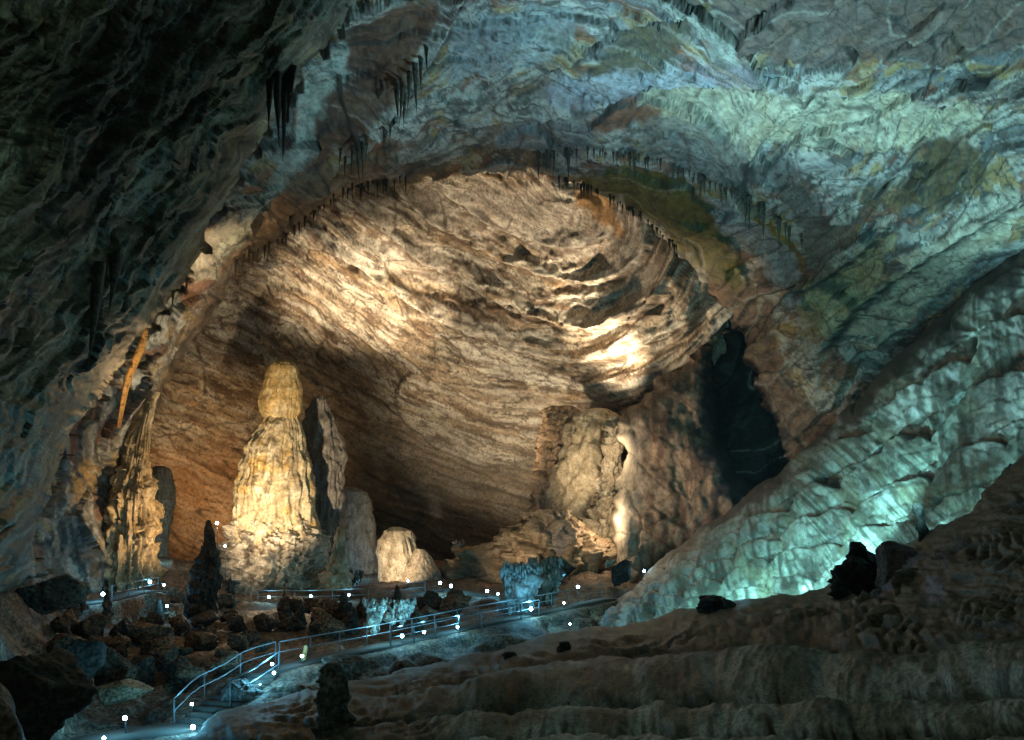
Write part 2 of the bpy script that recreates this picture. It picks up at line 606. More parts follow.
def cham_color(X, Y, Pw, h, a):
    r1, r2, e1, e2, e3, lay, s1, t, sm, bdk, blt = a
    n = fbm2(X / 60, Y / 60, 5, 61)
    c = np.zeros((len(X), 3), f32) + np.array((0.42, 0.37, 0.295), f32)
    c = mixc(c, (0.24, 0.155, 0.085), sstep(0.35, 0.8, r2) * 0.6)
    c = mixc(c, (0.50, 0.47, 0.41), sstep(0.6, 0.9, r1) * 0.8)
    c = mixc(c, (0.34, 0.20, 0.08), sstep(0.1, 0.7, noise2(s1 / 11, t / 90, 71) + 0.4 * n) * 0.4)
    c = mixc(c, (0.12, 0.075, 0.045), sstep(0.1, 0.65, fbm2(s1 / 14, t / 60, 5, 72, 0.62)) * 0.85)
    c = mixc(c, (0.30, 0.26, 0.225), sm * 0.75)
    c = c * (1 + 0.30 * np.clip(fbm2(s1 / 6, t / 14, 5, 73, 0.6), -0.9, 0.9))[:, None]
    c = mixc(c, (0.07, 0.05, 0.035), sstep(0.34, 0.52, fbm2(s1 / 5 + 40, t / 20, 5, 74, 0.65)) * 0.7 * (1 - 0.7 * sm))
    c = mixc(c, (0.58, 0.55, 0.49), sstep(0.34, 0.5, fbm2(s1 / 6 + 70, t / 30, 5, 75, 0.62)) * 0.5)
    c = mixc(c, (0.06, 0.042, 0.03), sstep(0.08, 0.0, e2) * 0.55)
    c = mixc(c, (0.05, 0.035, 0.025), sstep(0.045, 0.0, e1) * 0.8)
    c = mixc(c, (0.05, 0.035, 0.025), sstep(0.06, 0.0, e3) * 0.35)
    c = mixc(c, (0.36, 0.19, 0.07), blob_mask(X, Y, [(580, 188), (610, 196), (625, 235), (612, 232)], 3, 3, 9) * 0.8)
    c = mixc(c, (0.40, 0.21, 0.09), sstep(420, 470, Y) * sstep(320, 250, X) * 0.55)
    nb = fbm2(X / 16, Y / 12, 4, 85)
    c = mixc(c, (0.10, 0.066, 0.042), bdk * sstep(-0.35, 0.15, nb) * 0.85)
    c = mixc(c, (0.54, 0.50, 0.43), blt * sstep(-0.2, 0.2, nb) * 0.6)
    q1 = np.abs(noise2(s1 / 13, t / 85, 81)); q2 = np.abs(noise2(s1 / 7 + 50, t / 45, 82)); q3 = np.abs(noise2(s1 / 30 + 20, t / 24, 83))
    on = sstep(-0.15, 0.25, fbm2(X / 40, Y / 40, 3, 84)) * (1 - 0.6 * sm)
    c = mixc(c, (0.035, 0.025, 0.018), np.maximum(sstep(0.055, 0.0, q1), 0.8 * sstep(0.06, 0.0, q2)) * on * 0.9)  # dark seam lines, crevice shade painted in with the dirt
    c = mixc(c, (0.05, 0.035, 0.025), sstep(0.018, 0.0, q3) * 0.7)
    bl = noise2(s1 / 3.2, t / 150, 76) + 0.7 * noise2(s1 / 7, t / 220, 77)
    c = c * (1 + 0.16 * np.clip(bl, -1, 1))[:, None]
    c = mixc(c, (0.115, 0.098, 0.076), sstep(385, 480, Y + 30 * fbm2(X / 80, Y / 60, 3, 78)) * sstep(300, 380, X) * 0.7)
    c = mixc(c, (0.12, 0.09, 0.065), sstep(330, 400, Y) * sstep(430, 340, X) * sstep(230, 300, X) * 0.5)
    return c


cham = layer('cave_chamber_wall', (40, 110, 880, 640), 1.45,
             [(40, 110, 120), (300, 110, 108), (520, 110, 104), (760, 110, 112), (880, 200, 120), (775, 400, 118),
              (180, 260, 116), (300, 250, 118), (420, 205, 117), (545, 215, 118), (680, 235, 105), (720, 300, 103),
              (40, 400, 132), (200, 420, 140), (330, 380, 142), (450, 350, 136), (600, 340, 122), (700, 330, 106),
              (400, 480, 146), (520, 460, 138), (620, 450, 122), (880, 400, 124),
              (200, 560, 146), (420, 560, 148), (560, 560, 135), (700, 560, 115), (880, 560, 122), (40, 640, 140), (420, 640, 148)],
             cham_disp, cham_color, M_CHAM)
structure(cham)

# ------------------------------------------------------------------ outer vault
ARCH = [(60, 640), (98, 600), (122, 540), (140, 470), (150, 430), (160, 395), (185, 350), (215, 305), (235, 275), (255, 258),
        (290, 238), (318, 214), (345, 195), (372, 185), (398, 184), (440, 179), (500, 174), (545, 176), (580, 186), (618, 203),
        (650, 226), (680, 255), (703, 285), (716, 312), (714, 345), (700, 375), (690, 420), (700, 640)]
VAULT = [(-260, -260), (1300, -260), (1300, 640), (700, 640)] + ARCH[::-1][1:] + [(-260, 640)]


def vault_flow(X, Y):
    dx, dy = X - 520, (Y - 470) * 1.12
    r = np.sqrt(dx * dx + dy * dy)
    a = np.arctan2(dx, -dy)
    w = 30 * fbm2(X / 160, Y / 160, 3, 103)
    s = r + w + np.where(X > 640, 0.25 * (X - 640), 0)
    return s, a * 330 + 20 * fbm2(X / 120, Y / 120, 2, 104)


RIBS = [
    ([(255, 290), (300, 205), (345, 150), (385, 112), (410, 78), (440, 40), (462, 0), (490, -60)], 1.9, 26),
    ([(310, 190), (350, 150), (395, 158), (440, 150), (480, 144), (530, 150), (580, 152), (640, 156), (700, 176), (745, 198), (775, 218), (805, 250), (822, 290)], 1.7, 22),
    ([(540, 112), (600, 100), (660, 82), (740, 80), (800, 88), (880, 92), (960, 100), (1060, 96)], 1.2, 40),
    ([(836, 345), (870, 300), (920, 262), (980, 225), (1060, 180)], 1.3, 26),
    ([(800, 290), (850, 262), (905, 215), (960, 190)], 0.9, 20),
    ([(470, 100), (520, 72), (580, 48), (640, 22), (700, 0)], 0.9, 30),
    ([(880, 90), (950, 60), (1040, 20)], 0.8, 30),
]


def vault_disp(X, Y, Pw):
    s, t = vault_flow(X, Y)
    mr = X + 45 * fbm2(X / 60, Y / 60, 4, 105) + 0.25 * (Y - 150) > 745
    wv = 22 * fbm2(X / 130, Y / 130, 3, 106)
    s = np.where(mr, 0.50 * X + 0.88 * Y + wv, s); t = np.where(mr, 0.88 * X - 0.50 * Y + wv, t)
    s1 = s + 2.0 * fbm2(X / 24, Y / 24, 4, 108)
    t1 = t + 2.5 * fbm2(X / 24 + 50, Y / 24, 4, 109)
    h0, e0, r0, _ = cells(s1 / 50, t1 / 200, 120, 0.8)
    h1, e1, r1, _ = cells(s1 / 22 + 3, t1 / 48, 121, 0.9)
    h2, e2, r2, _ = cells(s1 / 8 + 9, t1 / 16, 122, 1.0)
    h3, e3, r3, _ = cells(s1 / 3.6, t1 / 6.5, 123, 1.0)
    lay = noise2(s1 / 7, t / 140, 131) + 0.6 * noise2(s1 / 3, t / 60, 132)
    big = fbm2(X / 140, Y / 140, 3, 141)
    left = sstep(420, 300, X)
    k = 0.6 + 0.6 * left
    h = 1.1 * big + 1.5 * h0 + k * (1.0 * h1 * (0.4 + sstep(-0.2, 0.4, fbm2(X / 70, Y / 60, 3, 142))) + 0.28 * h2 + 0.10 * h3)
    h = h + 0.07 * fbm2(X / 9, Y / 9, 4, 151)
    # rock ribs and overhanging bands
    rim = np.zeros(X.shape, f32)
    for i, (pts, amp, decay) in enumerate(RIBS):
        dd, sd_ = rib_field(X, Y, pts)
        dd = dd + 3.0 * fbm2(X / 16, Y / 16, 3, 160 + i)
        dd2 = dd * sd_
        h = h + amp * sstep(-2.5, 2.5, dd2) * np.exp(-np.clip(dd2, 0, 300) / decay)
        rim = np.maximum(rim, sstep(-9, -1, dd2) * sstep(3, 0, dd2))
    h = h - 7.0 * blob_mask(X, Y, [(714, 312), (732, 335), (752, 385), (776, 440), (770, 480), (745, 520), (705, 520), (705, 400)], 12, 9, 145)  # recess added so that the cast shadow is put into the shape
    d = Pw[:, 1]
    return h * np.clip(d / 75, 0.35, 1.1), (r0, r1, r2, e0, e1, e2, lay, s1, t1, rim)


STAINS_AND_SHADE = [
    ([(585, 64), (640, 22), (690, 8), (680, 40), (650, 68)], (0.10, 0.085, 0.05), 0.9),
    ([(730, -20), (1040, -30), (1030, 40), (960, 62), (880, 52), (800, 62), (740, 40)], (0.13, 0.088, 0.07), 0.85),
    ([(690, 60), (740, 55), (760, 78), (700, 76)], (0.26, 0.22, 0.25), 0.6),
    ([(640, 92), (700, 78), (800, 86), (900, 90), (985, 125), (960, 140), (860, 152), (760, 146), (690, 130)], (0.46, 0.43, 0.30), 0.75),
    ([(575, 182), (640, 172), (700, 188), (733, 250), (742, 300), (725, 300), (690, 255), (640, 210)], (0.125, 0.105, 0.025), 0.95),
    ([(700, 172), (728, 185), (770, 220), (796, 252), (772, 246), (735, 212)], (0.20, 0.165, 0.025), 0.95),
    ([(912, 175), (935, 145), (975, 150), (990, 172), (960, 200), (900, 196)], (0.09, 0.065, 0.03), 0.95),
    ([(855, 190), (890, 185), (905, 200), (870, 205)], (0.11, 0.08, 0.04), 0.9),
    ([(585, 118), (625, 98), (660, 104), (655, 116), (610, 122)], (0.20, 0.085, 0.05), 0.9),
    ([(288, 150), (318, 95), (350, 28), (400, 0), (445, 5), (400, 70), (352, 128), (310, 160)], (0.13, 0.065, 0.038), 0.9),
    ([(470, 20), (560, 5), (570, 40), (500, 60), (440, 70)], (0.24, 0.29, 0.30), 0.7),
    ([(560, 66), (640, 62), (720, 75), (640, 92), (560, 100)], (0.30, 0.33, 0.36), 0.8),
    ([(770, 160), (800, 172), (838, 240), (838, 290), (822, 270), (800, 220)], (0.10, 0.10, 0.09), 0.85),
    ([(712, 195), (740, 205), (790, 262), (815, 300), (790, 300), (740, 250)], (0.34, 0.36, 0.37), 0.85),
    ([(500, 120), (570, 105), (600, 130), (560, 150), (500, 150)], (0.19, 0.21, 0.22), 0.6),
    ([(640, 120), (700, 118), (780, 160), (740, 180), (660, 150)], (0.16, 0.17, 0.16), 0.7),
    ([(840, 320), (900, 270), (980, 200), (1024, 180), (1024, 220), (930, 300), (880, 345)], (0.44, 0.42, 0.32), 0.7),
    ([(800, 300), (850, 260), (900, 230), (880, 280), (840, 330)], (0.40, 0.34, 0.16), 0.6),
    ([(690, 300), (760, 300), (800, 380), (840, 440), (780, 500), (690, 480)], (0.16, 0.10, 0.065), 0.9),
    ([(216, 250), (250, 190), (285, 145), (300, 90), (330, 40), (348, 60), (310, 130), (262, 205), (232, 250)], (0.38, 0.42, 0.36), 0.85),
    ([(120, 520), (150, 400), (200, 300), (250, 230), (300, 160), (400, 150), (330, 210), (230, 290), (170, 390), (140, 470)], (0.21, 0.145, 0.09), 0.85),
    ([(704, 306), (732, 318), (760, 370), (788, 436), (786, 490), (748, 530), (698, 525), (698, 400)], (0.014, 0.012, 0.012), 0.98),  # near-black patch: a cast shadow painted into the colour
]


def vault_color(X, Y, Pw, h, a):
    r0, r1, r2, e0, e1, e2, lay, s1, t1, rim = a
    n = fbm2(X / 70, Y / 70, 5, 161, 0.55)
    c = np.zeros((len(X), 3), f32) + np.array((0.22, 0.23, 0.22), f32)
    c = mixc(c, (0.11, 0.08, 0.055), sstep(0.30, 0.2, r0) * 0.85)
    c = mixc(c, (0.12, 0.145, 0.155), sstep(0.3, 0.36, r0) * sstep(0.56, 0.5, r0) * 0.85)
    c = mixc(c, (0.36, 0.35, 0.29), sstep(0.82, 0.9, r0) * 0.8)
    c = mixc(c, (0.38, 0.37, 0.31), sstep(0.65, 0.9, r1) * 0.7)
    c = mixc(c, (0.08, 0.075, 0.065), sstep(0.3, 0.1, r2) * 0.55)
    c = mixc(c, (0.25, 0.15, 0.07), sstep(0.3, 0.75, fbm2(s1 / 22, t1 / 50, 5, 171, 0.6)) * 0.8)
    c = mixc(c, (0.42, 0.41, 0.37), sstep(0.3, 0.55, fbm2(s1 / 24 + 9, t1 / 50, 5, 172, 0.6)) * 0.6)
    c = mixc(c, (0.10, 0.095, 0.08), sstep(0.3, 0.7, fbm2(s1 / 18 + 30, t1 / 40, 5, 173, 0.62)) * 0.8)
    # mottling, ochre films and pale crusts that follow the slabs
    g1 = fbm2(X / 11, Y / 9, 5, 182, 0.6)
    c = c * (1 + 0.30 * np.clip(g1, -0.9, 0.9))[:, None]
    v2 = r2 - 0.5
    c = c * (1 + 0.45 * v2)[:, None]
    c = mixc(c, (0.33, 0.22, 0.08), sstep(0.30, 0.55, fbm2(s1 / 34 + 60, t1 / 50, 5, 183, 0.6)) * 0.75)
    c = mixc(c, (0.20, 0.075, 0.04), sstep(0.36, 0.5, fbm2(s1 / 30 + 160, t1 / 50, 5, 186, 0.6)) * 0.7)
    c = mixc(c, (0.50, 0.50, 0.44), sstep(0.40, 0.52, fbm2(s1 / 16 + 80, t1 / 34, 6, 184, 0.6)) * 0.6)
    c = mixc(c, (0.05, 0.05, 0.045), sstep(0.42, 0.58, fbm2(s1 / 12 + 20, t1 / 20, 6, 185, 0.62)) * 0.75)
    for i, (pts, colr, w) in enumerate(STAINS_AND_SHADE):
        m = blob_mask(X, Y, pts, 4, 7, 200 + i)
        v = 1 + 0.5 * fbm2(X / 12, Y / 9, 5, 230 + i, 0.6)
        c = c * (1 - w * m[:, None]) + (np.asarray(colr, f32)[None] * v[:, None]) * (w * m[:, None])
    q1 = np.abs(noise2(s1 / 34, t1 / 110, 196)); q2 = np.abs(noise2(s1 / 15 + 50, t1 / 48, 197)); q3 = np.abs(fbm2(X / 70, Y / 70, 3, 198, 0.4))
    on = sstep(-0.2, 0.25, fbm2(X / 50, Y / 50, 3, 199))
    c = mixc(c, (0.03, 0.03, 0.028), np.maximum(sstep(0.03, 0.0, q1), 0.75 * sstep(0.04, 0.0, q2) * on) * 0.9)  # crack lines that also paint in the shadow of crevices
    c = mixc(c, (0.035, 0.033, 0.03), sstep(0.012, 0.0, q3) * 0.85)
    # small dark manganese specks on the right
    sp = sstep(0.42, 0.62, fbm2(X / 8, Y / 6, 3, 181)) * sstep(720, 780, X) * sstep(240, 200, Y) * sstep(110, 150, Y)
    c = mixc(c, (0.03, 0.035, 0.035), sp * 0.85)
    # pale crust lines and dark cracks
    c = mixc(c, (0.5, 0.48, 0.40), sstep(0.90, 0.97, 1 - np.abs(noise2(s1 / 40, t1 / 160, 191)) * 3) * 0.35)
    c = mixc(c, (0.04, 0.04, 0.035), sstep(0.03, 0.0, e0) * 0.85)
    c = mixc(c, (0.045, 0.04, 0.035), rim * 0.95 * sstep(-0.5, 0.0, fbm2(X / 12, Y / 9, 3, 195)))  # undersides of the ribs painted dark, shade put into the colour
    c = mixc(c, (0.05, 0.045, 0.04), sstep(0.07, 0.0, e1) * 0.7)
    c = mixc(c, (0.05, 0.045, 0.04), sstep(0.10, 0.0, e2) * 0.45)
    return c


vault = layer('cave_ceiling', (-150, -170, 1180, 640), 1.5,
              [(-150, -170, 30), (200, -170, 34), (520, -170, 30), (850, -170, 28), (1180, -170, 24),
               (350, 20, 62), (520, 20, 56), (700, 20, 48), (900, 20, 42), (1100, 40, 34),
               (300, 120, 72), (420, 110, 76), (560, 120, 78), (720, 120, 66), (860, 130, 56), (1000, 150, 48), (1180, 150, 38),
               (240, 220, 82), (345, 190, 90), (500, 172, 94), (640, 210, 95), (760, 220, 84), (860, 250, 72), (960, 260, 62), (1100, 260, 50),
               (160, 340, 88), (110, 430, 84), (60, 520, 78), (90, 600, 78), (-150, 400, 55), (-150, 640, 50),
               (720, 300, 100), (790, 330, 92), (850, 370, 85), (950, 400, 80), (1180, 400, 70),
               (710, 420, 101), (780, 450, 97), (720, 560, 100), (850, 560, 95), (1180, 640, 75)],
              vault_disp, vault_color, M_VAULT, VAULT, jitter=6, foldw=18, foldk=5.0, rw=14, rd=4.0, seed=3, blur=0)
structure(vault)


# ------------------------------------------------------------------ dark buttress under the arch's right springing
def butt_disp(X, Y, Pw):
    w = 10 * fbm2(X / 50, Y / 50, 3, 303)
    h1, e1, r1, _ = cells((X + w) / 30, (Y + w) / 40, 321, 0.9)
    h2, e2, r2, _ = cells((X + w) / 11, (Y - w) / 15, 322, 1.0)
    h = 0.8 * h1 * sstep(0, 0.1, e1) + 0.35 * h2 + 0.3 * ridge2(X / 14, Y / 30, 4, 331, 0.55) + 1.5 * fbm2(X / 70, Y / 70, 3, 341)
    return h, (r1, r2, e1, e2)


def butt_color(X, Y, Pw, h, a):
    r1, r2, e1, e2 = a
    c = np.zeros((len(X), 3), f32) + np.array((0.20, 0.138, 0.095), f32)
    c = c * (1 + 0.5 * np.clip(fbm2(X / 7, Y / 55, 4, 374, 0.6), -0.9, 0.9))[:, None]
    c = c * (1 + 0.5 * np.clip(fbm2(X / 10, Y / 13, 5, 372, 0.62), -0.9, 0.9))[:, None]
    c = mixc(c, (0.04, 0.028, 0.02), sstep(0.05, 0.0, np.abs(noise2(X / 26 + Y / 60, Y / 20, 373))) * 0.8)
    c = mixc(c, (0.33, 0.24, 0.17), sstep(0.5, 0.9, r2) * 0.7)
    c = mixc(c, (0.09, 0.055, 0.04), sstep(0.0, 0.5, fbm2(X / 16, Y / 30, 5, 371, 0.6)) * 0.8)
    c = mixc(c, (0.42, 0.37, 0.29), sstep(655, 625, X + 8 * fbm2(X / 10, Y / 10, 3, 9)) * sstep(400, 430, Y) * 0.8)
    c = mixc(c, (0.04, 0.03, 0.025), sstep(0.06, 0, e1) * 0.7)
    dk = blob_mask(X, Y, [(704, 345), (722, 400), (735, 440), (760, 485), (745, 510), (718, 490), (700, 440)], 8, 14, 77)  # dark patch on the buttress: cast shadow painted as colour
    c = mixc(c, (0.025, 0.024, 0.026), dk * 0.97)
    return c


BUTT = [(604, 600), (612, 560), (616, 500), (619, 478), (628, 455), (617, 430), (622, 415), (640, 398), (668, 372), (698, 352),
        (710, 352), (716, 400), (722, 440), (740, 478), (775, 492), (810, 470), (860, 480), (860, 640), (604, 640)]
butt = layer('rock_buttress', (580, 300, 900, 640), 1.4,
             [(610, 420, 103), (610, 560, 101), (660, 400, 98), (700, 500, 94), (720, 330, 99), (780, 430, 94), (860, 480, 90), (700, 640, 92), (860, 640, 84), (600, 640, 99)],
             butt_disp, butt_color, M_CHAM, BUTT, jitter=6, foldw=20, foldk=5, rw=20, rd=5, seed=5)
tag(butt, 'reddish rock buttress with a bright edge below the right end of the arch', 'rock wall')


# ------------------------------------------------------------------ near left wall
WALL = [(-260, -260), (420, -260), (372, -40), (350, 8), (332, 34), (300, 70), (286, 104), (266, 130), (240, 172), (212, 222),
        (185, 268), (160, 308), (140, 332), (116, 364), (92, 398), (70, 430), (56, 460), (48, 500), (30, 545), (8, 590), (-260, 640)]


def wall_disp(X, Y, Pw):
    al = X * 0.60 - Y * 0.80
    pe = X * 0.80 + Y * 0.60
    w = 14 * fbm2(X / 110, Y / 110, 4, 403)
    p1 = pe + w
    pj = p1 + 3 * fbm2(X / 26, Y / 26, 3, 5)
    mid = fbm2(pj / 22, al / 110, 4, 422, 0.55)
    h2, e2, r2, _ = cells(pj / 10, al / 52, 424, 1.0)
    h3, e3, r3, _ = cells(pj / 26, al / 110, 425, 0.9)
    h4, e4, r4, _ = cells(pj / 4.2, al / 22, 426, 1.0)
    h = 1.3 * fbm2(pj / 70, al / 240, 3, 421) + 0.5 * mid + 0.75 * h3 + 0.5 * h2 + 0.26 * h4 + 0.08 * fbm2(X / 5, Y / 5, 3, 427)
    return h * np.clip(Pw[:, 1] / 36, 0.35, 1.1), (r2, e2, mid, p1, al)


def wall_color(X, Y, Pw, h, a):
    r2, e2, mid, p1, al = a
    c = np.zeros((len(X), 3), f32) + np.array((0.12, 0.11, 0.075), f32)
    c = mixc(c, (0.25, 0.27, 0.21), sstep(0.0, 0.6, fbm2(p1 / 32, al / 170, 5, 461, 0.6)) * 0.8)
    c = mixc(c, (0.05, 0.045, 0.035), sstep(0.05, 0.6, fbm2(p1 / 30 + 7, al / 90, 5, 462, 0.6)) * 0.85)
    c = mixc(c, (0.24, 0.19, 0.09), sstep(0.2, 0.6, fbm2(p1 / 8, al / 60, 4, 463)) * 0.6)
    c = mixc(c, (0.02, 0.02, 0.016), sstep(0.07, 0, e2) * 0.4)
    c = c * (1 + 0.35 * np.clip(fbm2(p1 / 5, al / 22, 5, 464, 0.6), -0.9, 0.9))[:, None]
    c = mixc(c, (0.30, 0.30, 0.24), sstep(0.32, 0.5, fbm2(p1 / 4 + 50, al / 55, 4, 465, 0.6)) * 0.5)
    c = mixc(c, (0.018, 0.018, 0.015), sstep(0.3, 0.5, fbm2(p1 / 5 + 90, al / 45, 5, 466, 0.62)) * 0.7)
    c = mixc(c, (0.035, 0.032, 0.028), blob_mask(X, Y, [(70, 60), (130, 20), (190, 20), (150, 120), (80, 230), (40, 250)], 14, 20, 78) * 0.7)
    return c


wall = layer('cave_wall', (-170, -170, 430, 640), 1.5,
             [(-170, -170, 9), (0, -170, 12), (200, -170, 18), (420, -170, 26), (-170, 100, 11), (0, 0, 17), (0, 200, 18), (150, 100, 29), (250, 0, 33),
              (350, 0, 42), (290, 90, 46), (220, 200, 48), (150, 320, 48), (90, 300, 37), (0, 400, 22), (100, 400, 48), (60, 460, 46), (0, 560, 34), (-170, 400, 12), (-170, 640, 14)],
             wall_disp, wall_color, M_WALL, WALL, jitter=9, foldw=26, foldk=1.2, rw=30, rd=5.0, seed=9, nmix=(0.3, 0.8), blur=0)
structure(wall)


# ------------------------------------------------------------------ flowstone slope on the right
SLOPE = [(560, 700), (590, 640), (604, 618), (622, 600), (650, 572), (690, 540), (730, 512), (762, 488), (800, 456), (840, 420), (880, 380),
         (920, 338), (960, 300), (1000, 266), (1030, 240), (1200, 110), (1300, 60), (1300, 800), (560, 800)]


def slope_field(X, Y):
    dx, dy = X - 545, 648 - Y
    r = np.sqrt(dx * dx + dy * dy) + 1e-3
    ph = np.degrees(np.arctan2(dy, np.maximum(dx, 1)))
    u = np.log(np.maximum(r, 20) / 60.0)
    return u, ph, r


def slope_disp(X, Y, Pw):
    u, ph, r = slope_field(X, Y)
    w = 0.9 * fbm2(u * 3, ph / 6, 3, 503)
    hh = (ph + 1.0 * w) / 5.0 + 0.2 * noise2(u * 4, 0 * u, 504)
    lob = 0
    k = np.floor(hh)
    uu = u * 4.2 + 13.7 * k + 0.35 * noise2(u * 4, ph / 5, 505)
    lob = np.abs(np.sin(np.pi * uu))          # rounded draperies
    hh2 = hh + 0.55 * (1 - np.sqrt(lob)) + 0.12 * fbm2(X / 22, Y / 22, 3, 511)
    f = hh2 - np.floor(hh2)
    prof = np.sqrt(np.clip(f / 0.8, 0, 1)) * sstep(1.0, 0.86, f)
    k2 = np.floor(hh2 * 2.3 + 0.3 * noise2(u * 9, ph / 2, 506))
    f2 = hh2 * 2.3 + 0.35 * (1 - np.sqrt(np.abs(np.sin(np.pi * (u * 10 + 7.1 * k2))))) + 0.2 * noise2(u * 6, ph / 3, 506)
    f2 = f2 - np.floor(f2)
    prof2 = np.sqrt(f2) * sstep(1.0, 0.8, f2)
    sx = X + 0.16 * (Y - 500) + 5 * noise2(X / 40, Y / 60, 507) + 6 * lob
    sc = np.clip(r / 330, 0.9, 1.3)
    st = noise2(sx / (8.0 * sc), Y / (90 * sc), 508) + 0.9 * noise2(sx / (4.0 * sc), Y / (45 * sc), 509) + 0.5 * fbm2(X / 6, Y / 9, 3, 512)
    h = 1.05 * prof + 0.30 * lob * prof + 0.15 * prof2 + 0.05 * st + 0.10 * fbm2(X / 11, Y / 14, 4, 510)
    return h * np.clip(Pw[:, 1] / 62, 0.4, 1.1) * 1.0, (f, f2, lob, st, prof)


def slope_color(X, Y, Pw, h, a):
    f, f2, lob, st, prof = a
    u, ph, r = slope_field(X, Y)
    c = np.zeros((len(X), 3), f32) + np.array((0.34, 0.345, 0.29), f32)
    c = mixc(c, (0.08, 0.08, 0.065), sstep(-0.15, 0.45, st) * 0.9)
    c = mixc(c, (0.52, 0.53, 0.47), sstep(-0.3, -0.8, st) * 0.7)
    c = mixc(c, (0.55, 0.55, 0.52), sstep(0.3, 0.7, fbm2(X / 18, Y / 40, 4, 561)) * 0.6)
    c = mixc(c, (0.30, 0.27, 0.17), sstep(0.1, 0.6, fbm2(X / 40, Y / 40, 4, 562)) * 0.5)
    c = mixc(c, (0.05, 0.045, 0.035), np.maximum(sstep(0.84, 0.94, f), sstep(0.07, 0.0, f)))  # creases between draperies darkened, their shadow put into the colour
    c = mixc(c, (0.07, 0.065, 0.05), sstep(0.82, 0.96, f2) * 0.3)
    c = mixc(c, (0.10, 0.095, 0.075), sstep(0.25, 0.5, fbm2(X / 26, Y / 16, 5, 566, 0.6)) * 0.7)
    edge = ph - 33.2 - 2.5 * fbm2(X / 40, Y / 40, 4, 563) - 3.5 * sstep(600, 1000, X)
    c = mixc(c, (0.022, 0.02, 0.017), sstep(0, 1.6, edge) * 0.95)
    return c


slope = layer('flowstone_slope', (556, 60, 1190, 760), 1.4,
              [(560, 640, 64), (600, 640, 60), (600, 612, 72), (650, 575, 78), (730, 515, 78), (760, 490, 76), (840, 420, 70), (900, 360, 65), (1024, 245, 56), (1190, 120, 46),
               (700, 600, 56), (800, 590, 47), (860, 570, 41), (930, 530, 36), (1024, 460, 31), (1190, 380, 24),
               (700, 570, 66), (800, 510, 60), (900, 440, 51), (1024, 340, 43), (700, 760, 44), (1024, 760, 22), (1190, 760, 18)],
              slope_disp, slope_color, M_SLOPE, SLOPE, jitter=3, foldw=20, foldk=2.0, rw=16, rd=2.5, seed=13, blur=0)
tag(slope, 'steep pale flowstone slope with rounded draperies rising to the right under teal light', 'flowstone')


# ------------------------------------------------------------------ cave floor (rubble) with the paths
PATH_PX = [(60, 752, 33.5), (110, 736, 36), (150, 730, 37.5), (195, 724, 39), (214, 702, 41), (238, 690, 42.5), (262, 673, 44.5), (290, 664, 46.5), (330, 656, 49), (380, 646, 52.5),
           (430, 635, 57), (480, 624, 61), (530, 614, 66), (570, 606, 70), (610, 598, 74)]
LEDGE_PX = [(60, 606, 66), (103, 600, 70), (150, 590, 78), (200, 597, 82), (260, 602, 80), (310, 602, 80), (360, 600, 81), (420, 592, 86), (450, 589, 88), (500, 597, 82), (545, 600, 79)]
PATH3 = np.array([P(*p) for p in PATH_PX]); LEDGE3 = np.array([P(*p) for p in LEDGE_PX])


def line_dist(x, y, L):
    best = np.full(x.shape, 1e9); zz = np.zeros(x.shape)
    for a, b in zip(L[:-1], L[1:]):
        dx, dy = b[0] - a[0], b[1] - a[1]
        t = np.clip(((x - a[0]) * dx + (y - a[1]) * dy) / (dx * dx + dy * dy), 0, 1)
        d = np.hypot(x - a[0] - t * dx, y - a[1] - t * dy)
        m = d < best
        best = np.where(m, d, best); zz = np.where(m, a[2] + t * (b[2] - a[2]), zz)
    return best, zz


def floor_disp(X, Y, Pw):
    x, y = Pw[:, 0], Pw[:, 1]
    wx = 0.8 * fbm2(x / 3, y / 3, 3, 603); wy = 0.8 * fbm2(x / 3 + 9, y / 3, 3, 604)
    h1, e1, r1, d1 = cells((x + wx) / 3.4, (y + wy) / 5.0, 621, 0.8)
    h2, e2, r2, d2 = cells((x + wx) / 1.3, (y + wy) / 2.0, 622, 0.9)
    h = 0.6 * (r1 ** 2) * sstep(0.0, 0.35, e1) + 0.3 * r2 * sstep(0, 0.4, e2) + 0.25 * h1 + 0.12 * h2
    h = h + 0.16 * fbm3(Pw, 0.9, 4, 631) + 0.8 * fbm2(x / 9, y / 9, 3, 641)
    return h - 0.5, (r1, r2, e1, e2)


def floor_post(Pw, X, Y):
    for L, w in ((PATH3, 1.3), (LEDGE3, 1.2)):
        d, z = line_dist(Pw[:, 0], Pw[:, 1], L)
        k = sstep(w + 0.9, w, d)
        Pw[:, 2] = Pw[:, 2] * (1 - k) + (z - 0.12) * k
    return Pw


def floor_color(X, Y, Pw, h, a):
    r1, r2, e1, e2 = a
    c = np.zeros((len(X), 3), f32) + np.array((0.15, 0.105, 0.075), f32)
    c = mixc(c, (0.26, 0.17, 0.11), sstep(0.4, 0.9, r2) * 0.7)
    c = mixc(c, (0.06, 0.045, 0.035), sstep(0.4, 0.9, r1) * 0.7)
    c = mixc(c, (0.03, 0.025, 0.02), sstep(0.12, 0, e2) * 0.7)
    c = mixc(c, (0.30, 0.25, 0.2), sstep(0.25, 0.6, fbm2(X / 12, Y / 6, 4, 651)) * 0.4)
    return c


